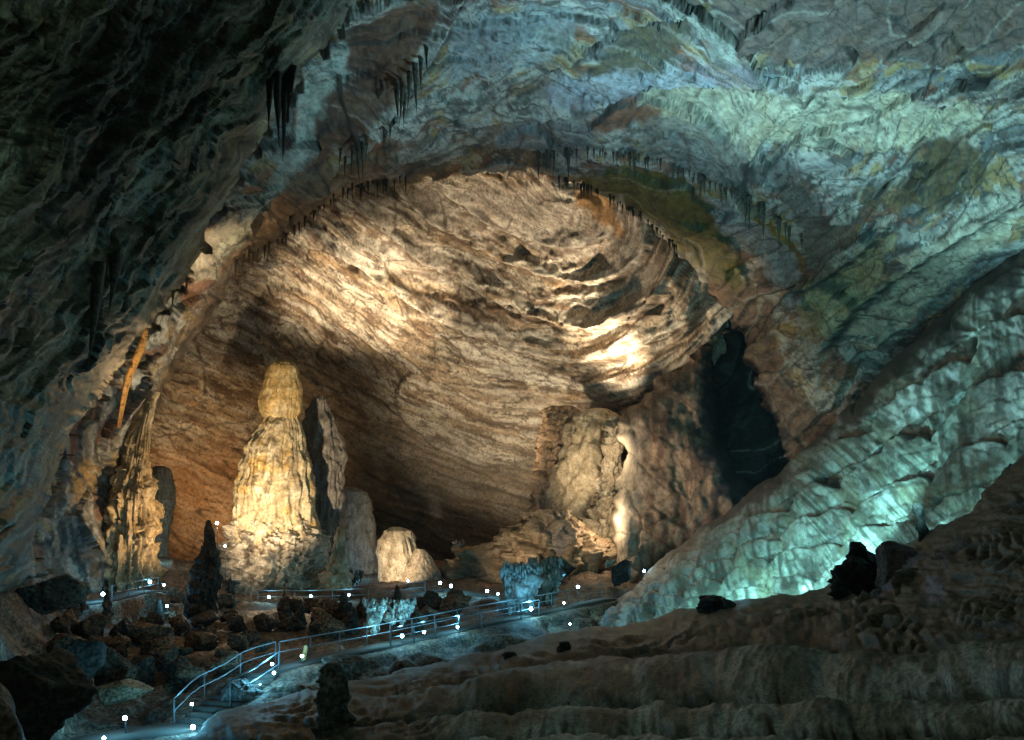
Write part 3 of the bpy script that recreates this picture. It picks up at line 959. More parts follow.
floor_ctrl = [(p[0], p[1], p[2]) for p in PATH_PX[::2]] + [(p[0], p[1], p[2]) for p in LEDGE_PX[::2]]
floor_ctrl += [(-150, 590, 30), (0, 600, 40), (0, 700, 26), (-150, 800, 16), (40, 800, 24), (120, 660, 52), (200, 640, 60), (300, 800, 34), (500, 700, 46), (640, 660, 58), (640, 590, 88),
               (90, 585, 84), (250, 585, 94), (420, 575, 104), (520, 575, 110), (640, 575, 108), (760, 575, 100), (250, 562, 118), (420, 560, 130), (760, 660, 60), (760, 800, 30)]
floor = layer('cave_floor', (-150, 558, 770, 800), 1.4, floor_ctrl, floor_disp, floor_color, M_RUB, post=floor_post)
structure(floor)


# ------------------------------------------------------------------ foreground flowstone
FORE = [(150, 860), (170, 760), (196, 735), (212, 716), (238, 708), (280, 698), (330, 688), (372, 678), (420, 668), (470, 656), (520, 643), (560, 633), (604, 627), (640, 622),
        (690, 612), (740, 602), (790, 594), (830, 586), (862, 576), (884, 562), (905, 548), (930, 536), (958, 522), (978, 508), (990, 490), (1004, 476),
        (1026, 458), (1100, 410), (1300, 340), (1300, 900), (150, 900)]


def fore_disp(X, Y, Pw):
    n1 = fbm2(X / 70, Y / 200, 4, 703)
    n2 = fbm2(X / 55 + 30, Y / 200, 4, 704)
    yA = np.interp(X, [200, 300, 430, 560, 640, 700, 800, 900, 1024, 1190], [742, 716, 694, 664, 658, 654, 650, 655, 640, 610]) + 7 * n1
    yB = np.interp(X, [200, 300, 430, 560, 700, 850, 1024, 1190], [770, 742, 724, 717, 713, 709, 702, 680]) + 5 * n2
    yC = yB + np.interp(X, [200, 600, 1190], [26, 26, 46]) + 4 * n1
    yD = yC + 42 + 6 * n2
    f = np.where(Y < yB, (Y - yA) / (yB - yA), np.where(Y < yC, (Y - yB) / (yC - yB), (Y - yC) / (yD - yC)))
    band = np.where(Y < yB, 0.0, np.where(Y < yC, 1.0, 2.0))
    low = sstep(-6, 2, Y - yA) * sstep(330, 520, X + 70 * fbm2(X / 60, Y / 50, 3, 706))
    f = np.clip(f, 0, 1)
    lob = np.abs(np.sin(np.pi * (X / 92.0 + 0.37 * band + 0.55 * noise2(X / 70, band * 9.3, 705))))
    prof = 0.62 * np.sin(np.pi * np.clip(f / 0.93, 0, 1)) ** 0.8 - 0.55 * sstep(0.88, 0.95, f) * sstep(1.0, 0.985, f)
    sx = X + 0.8 * (Y - 680) + 14 * noise2(X / 60, Y / 50, 707) + 14 * lob
    st = noise2(sx / 12, Y / 90, 708) + 0.9 * noise2(sx / 5.5, Y / 50, 709) + 0.5 * fbm2(X / 7, Y / 8, 3, 714)
    sw = (Y - np.interp(X, [150, 330, 480, 620, 740, 860, 960, 1100], [740, 690, 655, 626, 604, 578, 522, 420])) / 11.0 + 2.2 * fbm2(X / 130, Y / 40, 4, 715)
    sw = sw - np.floor(sw)
    saw = sstep(0, 0.7, sw) * sstep(1, 0.85, sw)
    ridg = ridge2(X / 70, Y / 16, 4, 711, 0.55)
    lump = cells((X + 12 * fbm2(X / 40, Y / 30, 3, 716)) / 60, Y / 30, 717, 0.6)
    mound = np.sqrt(np.clip(1 - lump[3] ** 2, 0, 1)) * sstep(820, 900, X) * sstep(700, 640, Y)
    h = low * (0.85 * prof + 0.16 * lob * sstep(0, 0.3, f) * sstep(1, 0.8, f) + 0.035 * st)
    h = h + (1 - low) * (0.10 * ridg + 0.13 * saw * (0.3 + sstep(-0.3, 0.3, fbm2(X / 90, Y / 30, 3, 718)))) + 0.16 * mound
    h = h + 0.16 * fbm2(X / 90, Y / 40, 4, 712, 0.5) + 0.03 * fbm2(X / 7, Y / 6, 4, 713)
    return h * np.clip(Pw[:, 1] / 20, 0.5, 1.6), (f, lob, st, low, ridg, saw)


def fore_color(X, Y, Pw, h, a):
    f, lob, st, low, ridg, saw = a
    c = np.zeros((len(X), 3), f32) + np.array((0.105, 0.08, 0.05), f32)
    c = mixc(c, (0.19, 0.155, 0.105), sstep(0.2, 0.9, ridg) * 0.5)
    c = mixc(c, (0.05, 0.04, 0.028), sstep(0.25, 0.0, saw) * (1 - low) * 0.6)
    c = c * (1 + 0.45 * np.clip(fbm2(X / 14, Y / 8, 5, 762, 0.6), -0.9, 0.9))[:, None]
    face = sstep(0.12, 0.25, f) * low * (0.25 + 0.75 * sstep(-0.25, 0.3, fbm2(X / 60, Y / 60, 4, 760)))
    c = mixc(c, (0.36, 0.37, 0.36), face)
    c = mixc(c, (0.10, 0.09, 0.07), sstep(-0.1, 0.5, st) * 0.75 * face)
    c = mixc(c, (0.06, 0.045, 0.03), sstep(0.1, 0.6, fbm2(X / 45, Y / 22, 5, 761, 0.58)) * 0.75)
    c = mixc(c, (0.24, 0.24, 0.34), blob_mask(X, Y, [(880, 596), (896, 566), (918, 556), (925, 566), (905, 580), (890, 600)], 4, 4, 79) * 0.8)
    c = mixc(c, (0.24, 0.24, 0.32), blob_mask(X, Y, [(930, 594), (942, 582), (952, 596), (946, 610), (934, 608)], 4, 4, 80) * 0.8)
    c = mixc(c, (0.025, 0.02, 0.016), np.maximum(sstep(0.90, 0.98, f), sstep(0.05, 0.0, f)) * low * 0.9)  # gaps under the ledges painted dark, shade put into the colour
    return c


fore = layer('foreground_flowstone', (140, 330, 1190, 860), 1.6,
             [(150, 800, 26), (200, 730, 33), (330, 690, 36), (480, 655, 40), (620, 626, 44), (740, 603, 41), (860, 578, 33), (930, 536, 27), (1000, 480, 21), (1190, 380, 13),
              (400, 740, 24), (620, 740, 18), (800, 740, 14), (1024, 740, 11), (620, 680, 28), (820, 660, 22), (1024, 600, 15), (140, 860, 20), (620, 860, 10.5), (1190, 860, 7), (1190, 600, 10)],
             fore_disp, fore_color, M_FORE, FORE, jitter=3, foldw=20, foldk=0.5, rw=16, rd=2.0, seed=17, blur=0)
tag(fore, 'broad dark brown flowstone mass with grey fluted ledges filling the lower right', 'flowstone')


# ------------------------------------------------------------------ speleothems
def lathe(name, rows, d, mat, colf, dispf, parent=None, loc=None, nseg=120, nrow=140, squash=0.85, seed=0, close=True, lean=0.0):
    """rows: (py, xl, xr) from the top down, at distance d; a solid of revolution that follows the outline, with relief"""
    rows = np.asarray(rows, float)
    ys = np.linspace(rows[0, 0], rows[-1, 0], nrow)
    # denser rows at the rounded top
    t = np.linspace(0, 1, nrow) ** 1.25
    ys = rows[0, 0] + (rows[-1, 0] - rows[0, 0]) * t
    xl = np.interp(ys, rows[:, 0], rows[:, 1]); xr = np.interp(ys, rows[:, 0], rows[:, 2])
    cx = (xl + xr) / 2; hw = (xr - xl) / 2
    th = np.linspace(0, 2 * np.pi, nseg, endpoint=False)
    TH, R = np.meshgrid(th, np.arange(nrow))
    TH = TH.ravel(); R = R.ravel()
    w = hw[R] * d / FPX
    X0 = (cx[R] - HX) * d / FPX
    Z0 = (HY - ys[R]) * d / FPX
    ux, uy = np.cos(TH), -np.sin(TH)
    Pw = np.stack([X0 + w * ux, d + w * uy * squash, Z0], 1)
    tt = (ys[R] - rows[0, 0]) / (rows[-1, 0] - rows[0, 0])
    h = dispf(Pw, TH, tt, w)
    Pw[:, 0] += h * ux; Pw[:, 1] += h * uy; Pw[:, 2] += 0.25 * h
    Pw[:, 1] += lean * tt
    C = colf(Pw, TH, tt, h)
    idx = np.arange(nrow * nseg).reshape(nrow, nseg)
    nx = np.roll(idx, -1, 1)
    q = np.stack([idx[:-1], idx[1:], nx[1:], nx[:-1]], -1).reshape(-1, 4)
    # close the top and the bottom with small fans folded into quads
    V = list(map(tuple, Pw)); Cc = list(map(tuple, C))
    return Pw, q, C, idx


def lathe_obj(name, rows, d, mat, colf, dispf, parent=None, loc=None, **kw):
    Pw, q, C, idx = lathe(name, rows, d, mat, colf, dispf, **kw)
    n = idx.shape[1]
    top = Pw[idx[0]].mean(0); bot = Pw[idx[-1]].mean(0)
    top[2] = Pw[idx[0], 2].max()
    V = np.concatenate([Pw, top[None], bot[None]])
    C = np.concatenate([C, C[idx[0]].mean(0)[None], C[idx[-1]].mean(0)[None]])
    it, ib = len(Pw), len(Pw) + 1
    a = idx[0]; b = idx[-1]
    cap = [(it, a[i], a[(i + 1) % n], it) for i in range(0)]
    quads = [q]
    ft = np.stack([np.full(n // 2, it), a[0::2], a[1::2], np.roll(a, -2)[0::2]], 1)
    fb = np.stack([np.full(n // 2, ib), np.roll(b, -2)[0::2], b[1::2], b[0::2]], 1)
    q = np.concatenate([q, ft, fb])
    return mesh_obj(name, V, q, mat, C, parent=parent, loc=loc)


def stal_disp(amp=0.4, flute=0.25, lump=0.3, scale=0.5, seed=0, ring=0.0):
    def f(Pw, TH, tt, w):
        k = np.clip(w, 0.1, 3) / 3
        fl = noise2(TH * 6 + seed, tt * 3, seed + 1) + 0.6 * noise2(TH * 14, tt * 6, seed + 2)
        # make the flutes periodic
        per = sstep(0, 0.5, np.minimum(TH, 2 * np.pi - TH))
        h, e, r, _ = cells((Pw[:, 0] + Pw[:, 1]) * scale * 2, Pw[:, 2] * scale * 2, seed + 4, 0.9)
        o = amp * fbm3(Pw * np.array([1, 1, 0.6], f32), scale, 5, seed + 3, 0.5) + flute * fl * per + lump * h * per
        if ring: o = o + ring * noise2(Pw[:, 2] * 1.3 + 0.4 * fl, 0 * tt, seed + 6)
        return o * k
    return f


def stal_color(base, dark, pale, seed=0, dk=0.6, stain=None):
    def f(Pw, TH, tt, h):
        c = np.zeros((len(Pw), 3), f32) + np.asarray(base, f32)
        c = mixc(c, pale, sstep(0.0, 0.6, fbm3(Pw, 0.7, 4, seed + 11)) * 0.7)
        n = fbm3(Pw * np.array([1, 1, 0.35]), 1.0, 5, seed + 12, 0.6)
        c = mixc(c, dark, sstep(0.05, 0.6, n) * dk)
        if stain is not None:
            c = mixc(c, stain, sstep(0.25, 0.6, fbm3(Pw, 0.5, 4, seed + 13)) * 0.7)
        return c
    return f


def px_rows(rows, x0, y0, k):
    return [(y0 + r[0] / k, x0 + r[1] / k, x0 + r[2] / k) for r in rows]


def stalagmite(name, rows, d, label, cat='stalagmite', base=(0.3, 0.25, 0.18), dark=(0.1, 0.08, 0.06), pale=(0.45, 0.4, 0.32), seed=0, amp=0.4, flute=0.25, lump=0.3,
               scale=0.6, mat=None, group=None, dk=0.6, nseg=96, nrow=110, ring=0.0, stain=None, squash=0.85):
    rows = np.asarray(rows, float)
    loc = P((rows[-1, 1] + rows[-1, 2]) / 2, rows[-1, 0], d)
    o = lathe_obj(name, rows, d, mat or M_STAL, stal_color(base, dark, pale, seed, dk, stain), stal_disp(amp, flute, lump, scale, seed, ring), loc=loc, nseg=nseg, nrow=nrow, squash=squash)
    tag(o, label, cat, group)
    return o


# the great stalagmite: cap, shaft and blocky base
GS = px_rows([(57, 232, 248), (60, 220, 258), (66, 206, 268), (76, 195, 276), (90, 190, 280), (100, 187, 282), (130, 180, 287), (176, 168, 289), (200, 172, 287), (216, 181, 281), (226, 187, 277)], 200, 340, 2.847)
SH = px_rows([(212, 190, 274), (224, 184, 278), (246, 170, 290), (280, 147, 297), (310, 126, 305), (360, 115, 314), (430, 105, 322), (500, 100, 328), (540, 94, 335), (580, 92, 340)], 200, 340, 2.847)
BS = px_rows([(518, 112, 318), (530, 104, 326), (545, 94, 336), (570, 78, 345), (600, 60, 356), (640, 66, 358), (680, 84, 350), (700, 92, 340), (720, 92, 340)], 200, 340, 2.847)
gs = empty('great_stalagmite', P(272, 590, 90))
gl = gs.location


def child_lathe(name, rows, d, parent, colf, dispf, mat=M_STAL, **kw):
    o = lathe_obj(name, rows, d, mat, colf, dispf, loc=tuple(parent.location), **kw)
    o.parent = parent
    o.location = (0, 0, 0)
    return o


child_lathe('cap', GS, 90, gs, stal_color((0.44, 0.30, 0.12), (0.18, 0.11, 0.05), (0.55, 0.44, 0.25), 800, 0.4), stal_disp(0.18, 0.15, 0.05, 0.9, 800, 0.18), nseg=160, nrow=140)
child_lathe('shaft', SH, 90, gs, stal_color((0.46, 0.36, 0.21), (0.16, 0.11, 0.06), (0.6, 0.53, 0.38), 810, 0.55, (0.45, 0.27, 0.06)), stal_disp(0.38, 0.32, 0.06, 0.8, 810), nseg=220, nrow=240)
child_lathe('base', BS, 90, gs, stal_color((0.46, 0.38, 0.28), (0.07, 0.05, 0.035), (0.6, 0.54, 0.43), 820, 0.9), stal_disp(0.9, 0.2, 0.8, 0.8, 820), nseg=260, nrow=160)
tag(gs, 'towering golden stalagmite with a rounded cap on a blocky base, brightly floodlit', 'stalagmite')

stalagmite('stalagmite', [(396, 318, 324), (400, 312, 328), (412, 307, 331), (420, 305, 336), (440, 304, 341), (460, 303, 344), (500, 305, 343), (540, 304, 341), (590, 300, 345)], 99,
           'tall grey stalagmite in shade just behind the golden floodlit one', base=(0.2, 0.17, 0.14), dark=(0.09, 0.075, 0.06), pale=(0.32, 0.29, 0.25), seed=830, amp=0.8, flute=0.5)
stalagmite('column_formation', [(392, 148, 158), (410, 141, 153), (430, 133, 150), (450, 127, 149), (475, 119, 148), (500, 110, 151), (519, 105, 155), (545, 101, 156), (566, 98, 155), (590, 94, 156)], 85,
           'fluted golden flowstone column joining the left wall of the arch to the floor', 'column', base=(0.42, 0.31, 0.17), dark=(0.12, 0.08, 0.045), pale=(0.5, 0.42, 0.28), seed=840,
           amp=1.0, flute=0.8, lump=0.7, nseg=180, nrow=200)
stalagmite('stalagmite', [(466, 156, 164), (470, 150, 170), (480, 147, 173), (500, 146, 175), (515, 147, 173), (540, 149, 168), (570, 148, 168)], 112,
           'smooth grey dome-topped stalagmite behind the golden wall column', base=(0.22, 0.21, 0.17), dark=(0.13, 0.12, 0.1), pale=(0.28, 0.27, 0.23), seed=850, amp=0.3, flute=0.3)
stalagmite('stalagmite', [(520, 207, 210), (530, 205, 213), (540, 203, 215), (556, 199, 217), (580, 192, 217), (600, 188, 217), (625, 186, 218), (640, 186, 218)], 66,
           'knobbly black spire stalagmite silhouetted before the golden stalagmite', base=(0.05, 0.042, 0.036), dark=(0.02, 0.018, 0.016), pale=(0.09, 0.075, 0.06), seed=860, amp=1.2, flute=0.2, lump=1.0, scale=1.0, mat=M_DARK)
stalagmite('stalagmite', [(527, 338, 342), (533, 336, 344), (545, 333, 345), (556, 331, 345), (565, 327, 347), (578, 322, 350), (590, 322, 352)], 86,
           'small knobbly tan stalagmite at the right foot of the golden stalagmite', base=(0.36, 0.27, 0.16), dark=(0.1, 0.07, 0.045), pale=(0.45, 0.37, 0.25), seed=870, amp=0.8, flute=0.2, lump=0.9, scale=1.0)
stalagmite('stalagmite', [(600, 158, 161), (610, 156, 163), (622, 155, 165), (640, 154, 168)], 66, 'short dark stalagmite stub between two blue lamps near the column', base=(0.05, 0.045, 0.04), dark=(0.02, 0.02, 0.02),
           pale=(0.09, 0.08, 0.07), seed=875, mat=M_DARK)
fm = stalagmite('flowstone_mound', [(527, 391, 400), (531, 384, 411), (540, 380, 415), (552, 378, 418), (562, 379, 421), (572, 380, 424), (590, 380, 430)], 103,
                'striped cream flowstone dome glowing on the cave floor right of the stalagmites', 'flowstone mound', base=(0.5, 0.41, 0.29), dark=(0.2, 0.14, 0.09), pale=(0.6, 0.53, 0.41), seed=880, amp=0.3, flute=0.4, lump=0.03)
stalagmite('flowstone_mound', [(549, 416, 424), (553, 413, 428), (562, 410, 434), (572, 404, 440), (590, 400, 444)], 101, 'low cream flowstone hump leaning against the striped dome', 'flowstone mound',
           base=(0.46, 0.37, 0.27), dark=(0.18, 0.13, 0.09), pale=(0.52, 0.45, 0.34), seed=890, amp=0.5, flute=0.2)
stalagmite('flowstone_curtain', [(487, 344, 352), (492, 341, 366), (505, 340, 370), (520, 340, 374), (545, 342, 376), (570, 340, 378), (590, 338, 380)], 112,
           'pale grey fluted flowstone curtain in bluish shade between stalagmite and cream dome', 'flowstone', base=(0.24, 0.23, 0.21), dark=(0.13, 0.12, 0.11), pale=(0.3, 0.3, 0.28), seed=900, amp=0.5, flute=0.7)
stalagmite('flowstone_slab', [(409, 592, 606), (414, 580, 612), (424, 570, 616), (440, 563, 617), (462, 557, 619), (485, 554, 621), (508, 552, 618), (535, 548, 618)], 117,
           'smooth leaning tan flowstone slab against the chamber wall beside the bright edge', 'flowstone', base=(0.40, 0.32, 0.21), dark=(0.24, 0.18, 0.11), pale=(0.45, 0.38, 0.27), seed=910, amp=1.7, flute=0.3, lump=0.3, scale=0.28, dk=0.3)
stalagmite('rock_outcrop', [(416, 608, 617), (428, 603, 622), (455, 606, 621), (480, 600, 624), (505, 594, 622), (530, 584, 622), (560, 578, 628)], 109,
           'ragged cream rock pillar, brightly lit, between smooth tan slab and reddish buttress', 'rock', base=(0.4, 0.32, 0.22), dark=(0.1, 0.07, 0.05), pale=(0.5, 0.43, 0.32), seed=925, amp=1.5, flute=0.3, lump=1.6, scale=0.6)
stalagmite('rock_outcrop', [(406, 552, 570), (412, 545, 576), (430, 541, 572), (460, 538, 566), (490, 534, 562), (530, 528, 566)], 120,
           'rough brown rock pillar left of the smooth tan slab', 'rock', base=(0.26, 0.17, 0.1), dark=(0.08, 0.055, 0.04), pale=(0.34, 0.25, 0.17), seed=920, amp=1.4, flute=0.3, lump=1.0)
stalagmite('rock_mound', [(510, 540, 574), (514, 528, 582), (524, 510, 592), (536, 494, 602), (550, 472, 612), (564, 448, 616), (580, 430, 620), (600, 420, 624)], 104,
           'wide brown earth and rock mound with a lit pale top under the tan slab', 'rock mound', base=(0.25, 0.17, 0.1), dark=(0.1, 0.07, 0.045), pale=(0.36, 0.27, 0.18), seed=930, amp=2.2, flute=0.1, lump=0.8, scale=0.35, nseg=200, nrow=140, squash=0.4)

# near-camera dark stalagmites
stalagmite('stalagmite', [(664, 328, 340), (672, 323, 345), (686, 320, 348), (704, 318, 349), (722, 318, 351), (760, 316, 353)], 26,
           'knobbly grey-green stalagmite at the bottom edge below the walkway', base=(0.09, 0.095, 0.08), dark=(0.03, 0.03, 0.026), pale=(0.2, 0.21, 0.17), seed=940, amp=0.8, flute=0.1, lump=1.6, scale=1.8, mat=M_DARK)
for rows, d, lab, sd in (
    ([(652, 506, 514), (655, 504, 516), (668, 505, 516), (676, 504, 517)], 37, 'short black stalagmite stub standing on the foreground slope below the blue lamps', 941),
    ([(642, 560, 568), (646, 557, 570), (656, 557, 570), (668, 548, 572)], 37, 'black stepped stalagmite stub on the foreground slope', 942),
    ([(503, 914, 921), (506, 913, 923), (518, 916, 925), (532, 919, 930), (542, 920, 934)], 27, 'thin black stalagmite leaning left against the teal slope', 943),
    ([(542, 852, 862), (546, 850, 866), (552, 851, 868), (560, 846, 878), (572, 838, 890), (596, 836, 892), (606, 838, 890)], 30, 'black lumpy stalagmite with a knob on top on the crest of the foreground slope', 944),
    ([(596, 704, 722), (600, 702, 728), (606, 702, 734), (614, 702, 736)], 41, 'low black rock on the crest beside a green glowing lamp', 945)):
    stalagmite('stalagmite' if sd != 945 else 'rock', rows, d, lab, 'stalagmite' if sd != 945 else 'rock', base=(0.035, 0.032, 0.03), dark=(0.015, 0.015, 0.015), pale=(0.06, 0.055, 0.05), seed=sd, amp=1.0, flute=0.1, lump=1.0, scale=2.0, mat=M_DARK, nseg=64, nrow=70)


# ------------------------------------------------------------------ boulders
def boulder(px, py, d, wpx, hpx, label, base=(0.12, 0.085, 0.06), seed=0, rough=0.45, group=None, name='boulder', cat='boulder', mat=None, pale=None):
    n1, n2 = 70, 44
    th = np.linspace(0, 2 * np.pi, n1, endpoint=False); ph = np.linspace(0.04, np.pi - 0.04, n2)
    TH, PH = np.meshgrid(th, ph)
    D = np.stack([np.cos(TH) * np.sin(PH), np.sin(TH) * np.sin(PH), np.cos(PH)], -1).reshape(-1, 3)
    rsb = np.random.RandomState(seed)
    nn = rsb.normal(size=(15, 3)); nn /= np.linalg.norm(nn, axis=1, keepdims=True)
    hull = (rsb.uniform(0.62, 1.0, 15)[None] / np.maximum(D @ nn.T, 0.12)).min(1)
    hull = np.minimum(hull, 1.35)
    r = hull * (1 + 0.25 * rough * fbm3(D + seed * 3.1, 0.9, 3, seed))
    c1 = np.abs(perlin(D[:, 0] * 1.7 + seed, D[:, 1] * 1.7, D[:, 2] * 1.7, seed + 3))
    r = r - 0.2 * rough * c1 + 0.12 * rough * fbm3(D + seed, 4.0, 4, seed + 9, 0.6)
    k = d / FPX
    V = D * r[:, None] * np.array([wpx * k / 2, wpx * k / 2 * 0.8, hpx * k / 2])
    loc = np.array(P(px, py, d))
    c = np.zeros((len(V), 3), f32) + np.asarray(base, f32)
    c = mixc(c, np.asarray(base) * 0.4, sstep(0, 0.6, fbm3(D, 2.2, 4, seed + 20)) * 0.7)
    c = mixc(c, pale if pale is not None else np.asarray(base) * 1.6, sstep(0.1, 0.6, fbm3(D, 3.0, 4, seed + 21)) * 0.6)
    idx = np.arange(n1 * n2).reshape(n2, n1); nx = np.roll(idx, -1, 1)
    q = np.stack([idx[:-1], idx[1:], nx[1:], nx[:-1]], -1).reshape(-1, 4)
    a, b = idx[0], idx[-1]
    V = np.concatenate([V, V[a].mean(0)[None], V[b].mean(0)[None]]); c = np.concatenate([c, c[:1], c[-1:]])
    it, ib = n1 * n2, n1 * n2 + 1
    q = np.concatenate([q, np.stack([np.full(n1 // 2, it), a[0::2], a[1::2], np.roll(a, -2)[0::2]], 1),
                        np.stack([np.full(n1 // 2, ib), np.roll(b, -2)[0::2], b[1::2], b[0::2]], 1)])
    o = mesh_obj(name, V + loc, q, mat or M_DARK, c, loc=tuple(loc))
    return tag(o, label, cat, group)


boulder(1012, 512, 22, 70, 100, 'big rounded black boulder at the right edge under the teal slope', (0.05, 0.045, 0.036), 1001)
boulder(903, 574, 27, 60, 50, 'violet-tinged rounded boulder on the foreground slope behind the black knob', (0.17, 0.13, 0.13), 1002, 0.3, mat=M_FORE)
boulder(935, 600, 24, 90, 80, 'bulging brown boulder with a pale blue patch on the foreground slope', (0.12, 0.09, 0.06), 1003, 0.3, mat=M_FORE)
boulder(985, 585, 20, 80, 60, 'low brown hump of rock beside the big black boulder at the right edge', (0.10, 0.075, 0.05), 1012, 0.25, mat=M_FORE)
boulder(905, 622, 22, 80, 40, 'flat brown hump of rock below the violet-tinged boulder', (0.10, 0.078, 0.052), 1013, 0.25, mat=M_FORE)
boulder(560, 568, 92, 30, 22, 'dark boulder under the earth mound near the blue lit coral rock', (0.06, 0.05, 0.04), 1004)
boulder(622, 572, 84, 26, 30, 'rounded black boulder at the foot of the reddish buttress', (0.035, 0.03, 0.028), 1005)
boulder(50, 596, 50, 60, 46, 'hollow-faced grey boulder at the far left above the rubble', (0.14, 0.12, 0.095), 1006, 0.6)
boulder(75, 662, 40, 42, 56, 'black upright boulder at the left of the rubble slope', (0.045, 0.038, 0.032), 1007, 0.6)
boulder(120, 690, 41, 56, 22, 'flat tan tilted slab lying above the bottom left lamp', (0.26, 0.18, 0.11), 1008, 0.3)
boulder(30, 700, 30, 130, 90, 'huge dark boulder in the lower left corner', (0.055, 0.045, 0.037), 1009, 0.5)
boulder(240, 700, 42, 60, 44, 'dark rock below the walkway steps with a blue lit face', (0.12, 0.11, 0.1), 1010, 0.4)
boulder(345, 672, 46, 50, 36, 'grey-brown rock block propping the walkway right of the steps', (0.12, 0.1, 0.085), 1011, 0.5)
rb = random.Random(4)
for i in range(120):
    t = rb.random()
    px = rb.uniform(55, 470); py = 598 + 92 * t
    if py > 716 - 0.2 * px or (px < 260 and py > 690): continue
    d = depth_at(px, py, 'cave_floor')
    if d is None: continue
    s = rb.uniform(10, 22) * (1 + 0.9 * t) * (1.5 if rb.random() < 0.18 else 1)
    w3 = s * d / FPX
    pd = line_dist(np.array([(px - HX) * d / FPX]), np.array([d]), PATH3)[0][0]
    ld = line_dist(np.array([(px - HX) * d / FPX]), np.array([d]), LEDGE3)[0][0]
    if pd < 1.3 + w3 * 0.6 or ld < 1.0 + w3 * 0.6: continue
    boulder(px, py - s * 0.15, d, s, s * rb.uniform(0.6, 0.95), 'dark brown boulder among many on the rubble slope below the golden stalagmite', rb.choice([(0.13, 0.09, 0.062), (0.08, 0.06, 0.045), (0.20, 0.135, 0.09)]), 1100 + i, 0.6,
            group='boulders on the rubble slope')


for i in range(26):
    px = rb.uniform(60, 480); py = rb.uniform(600, 664)
    if py > 700 - 0.2 * px or 176 < px < 226: continue
    d = depth_at(px, py, 'cave_floor')
    if d is None: continue
    x3 = np.array([(px - HX) * d / FPX]); y3 = np.array([d])
    if line_dist(x3, y3, PATH3)[0][0] < 1.6 or line_dist(x3, y3, LEDGE3)[0][0] < 1.4: continue
    hh = rb.uniform(10, 26); w = hh * rb.uniform(0.22, 0.4)
    stalagmite('stalagmite', [(py - hh, px - 0.6, px + 0.6), (py - hh * 0.85, px - w * 0.3, px + w * 0.3), (py - hh * 0.5, px - w * 0.55, px + w * 0.5), (py, px - w * 0.8, px + w * 0.8), (py + 5, px - w, px + w)], d,
               'small dark jagged stalagmite among the boulders of the rubble slope', base=(0.07, 0.055, 0.042), dark=(0.025, 0.02, 0.018), pale=(0.13, 0.1, 0.075), seed=1300 + i, amp=1.6, flute=0.3, lump=2.0, scale=1.6,
               mat=M_DARK, nseg=30, nrow=34, group='small stalagmites on the rubble slope')

# lumpy coral-like formations lit by the blue lamps
def coral(px, py, d, wpx, hpx, label, n, seed, base=(0.42, 0.44, 0.42)):
    rr = random.Random(seed)
    Vs, Qs, Cs = [], [], []
    off = 0
    k = d / FPX
    for i in range(int(n * 2.4)):
        a = rr.random()
        x = px + (rr.random() - 0.5) * wpx * (0.5 + 0.5 * a); y = py - hpx * a
        s = rr.uniform(0.05, 0.13) * max(wpx, hpx) * 0.5
        if i < 5: x, y, s = px + (i - 2) * wpx * 0.16, py - hpx * (0.2 + 0.12 * i), 0.2 * max(min(wpx, hpx), 12)
        n1, n2 = 14, 9
        th = np.linspace(0, 2 * np.pi, n1, endpoint=False); ph = np.linspace(0.15, np.pi - 0.15, n2)
        TH, PH = np.meshgrid(th, ph)
        D = np.stack([np.cos(TH) * np.sin(PH), np.sin(TH) * np.sin(PH), 1.15 * np.cos(PH)], -1).reshape(-1, 3)
        r = 1 + 0.5 * fbm3(D + rr.random() * 50, 1.6, 3, seed)
        fl = np.array([rr.uniform(0.5, 1.3), rr.uniform(0.5, 1.0), rr.uniform(0.7, 1.9)])
        if i < 5: fl = np.ones(3)
        V = D * fl * r[:, None] * s * k + np.array(P(x, y, d + rr.uniform(-0.6, 0.6)))
        idx = np.arange(n1 * n2).reshape(n2, n1); nx = np.roll(idx, -1, 1)
        q = np.stack([idx[:-1], idx[1:], nx[1:], nx[:-1]], -1).reshape(-1, 4) + off
        Vs.append(V); Qs.append(q); Cs.append(np.tile(np.asarray(base) * rr.uniform(0.5, 1.2), (len(V), 1))); off += len(V)
    V, q, c = np.concatenate(Vs), np.concatenate(Qs), np.concatenate(Cs)
    o = mesh_obj('coral_formation', V, q, M_STAL, c, loc=P(px, py, d))
    return tag(o, label, 'cave coral')


coral(374, 632, 55, 20, 32, 'upright clump of pale cave coral glowing turquoise above the railing', 46, 1, (0.55, 0.56, 0.5))
coral(399, 622, 57, 34, 22, 'sprawling clump of pale cave coral glowing turquoise right of the upright clump', 40, 2, (0.55, 0.56, 0.5))
coral(520, 612, 68, 42, 46, 'large crusty mass of cave coral lit blue above the brightest walkway lamp', 170, 3, (0.36, 0.37, 0.36))
coral(545, 604, 74, 34, 44, 'greyish cave coral bank behind the blue lit mass', 90, 4, (0.26, 0.26, 0.24))
coral(352, 585, 88, 26, 14, 'dark knobbly coral between tan stalagmite and cream dome', 30, 6, (0.12, 0.1, 0.08))
coral(458, 552, 104, 14, 12, 'faint grey-green coral tuft on the floor left of the earth mound', 26, 7, (0.2, 0.2, 0.17))
coral(610, 566, 90, 9, 6, 'pale crust glowing on the ledge below the bright edge', 10, 8, (0.5, 0.48, 0.4))


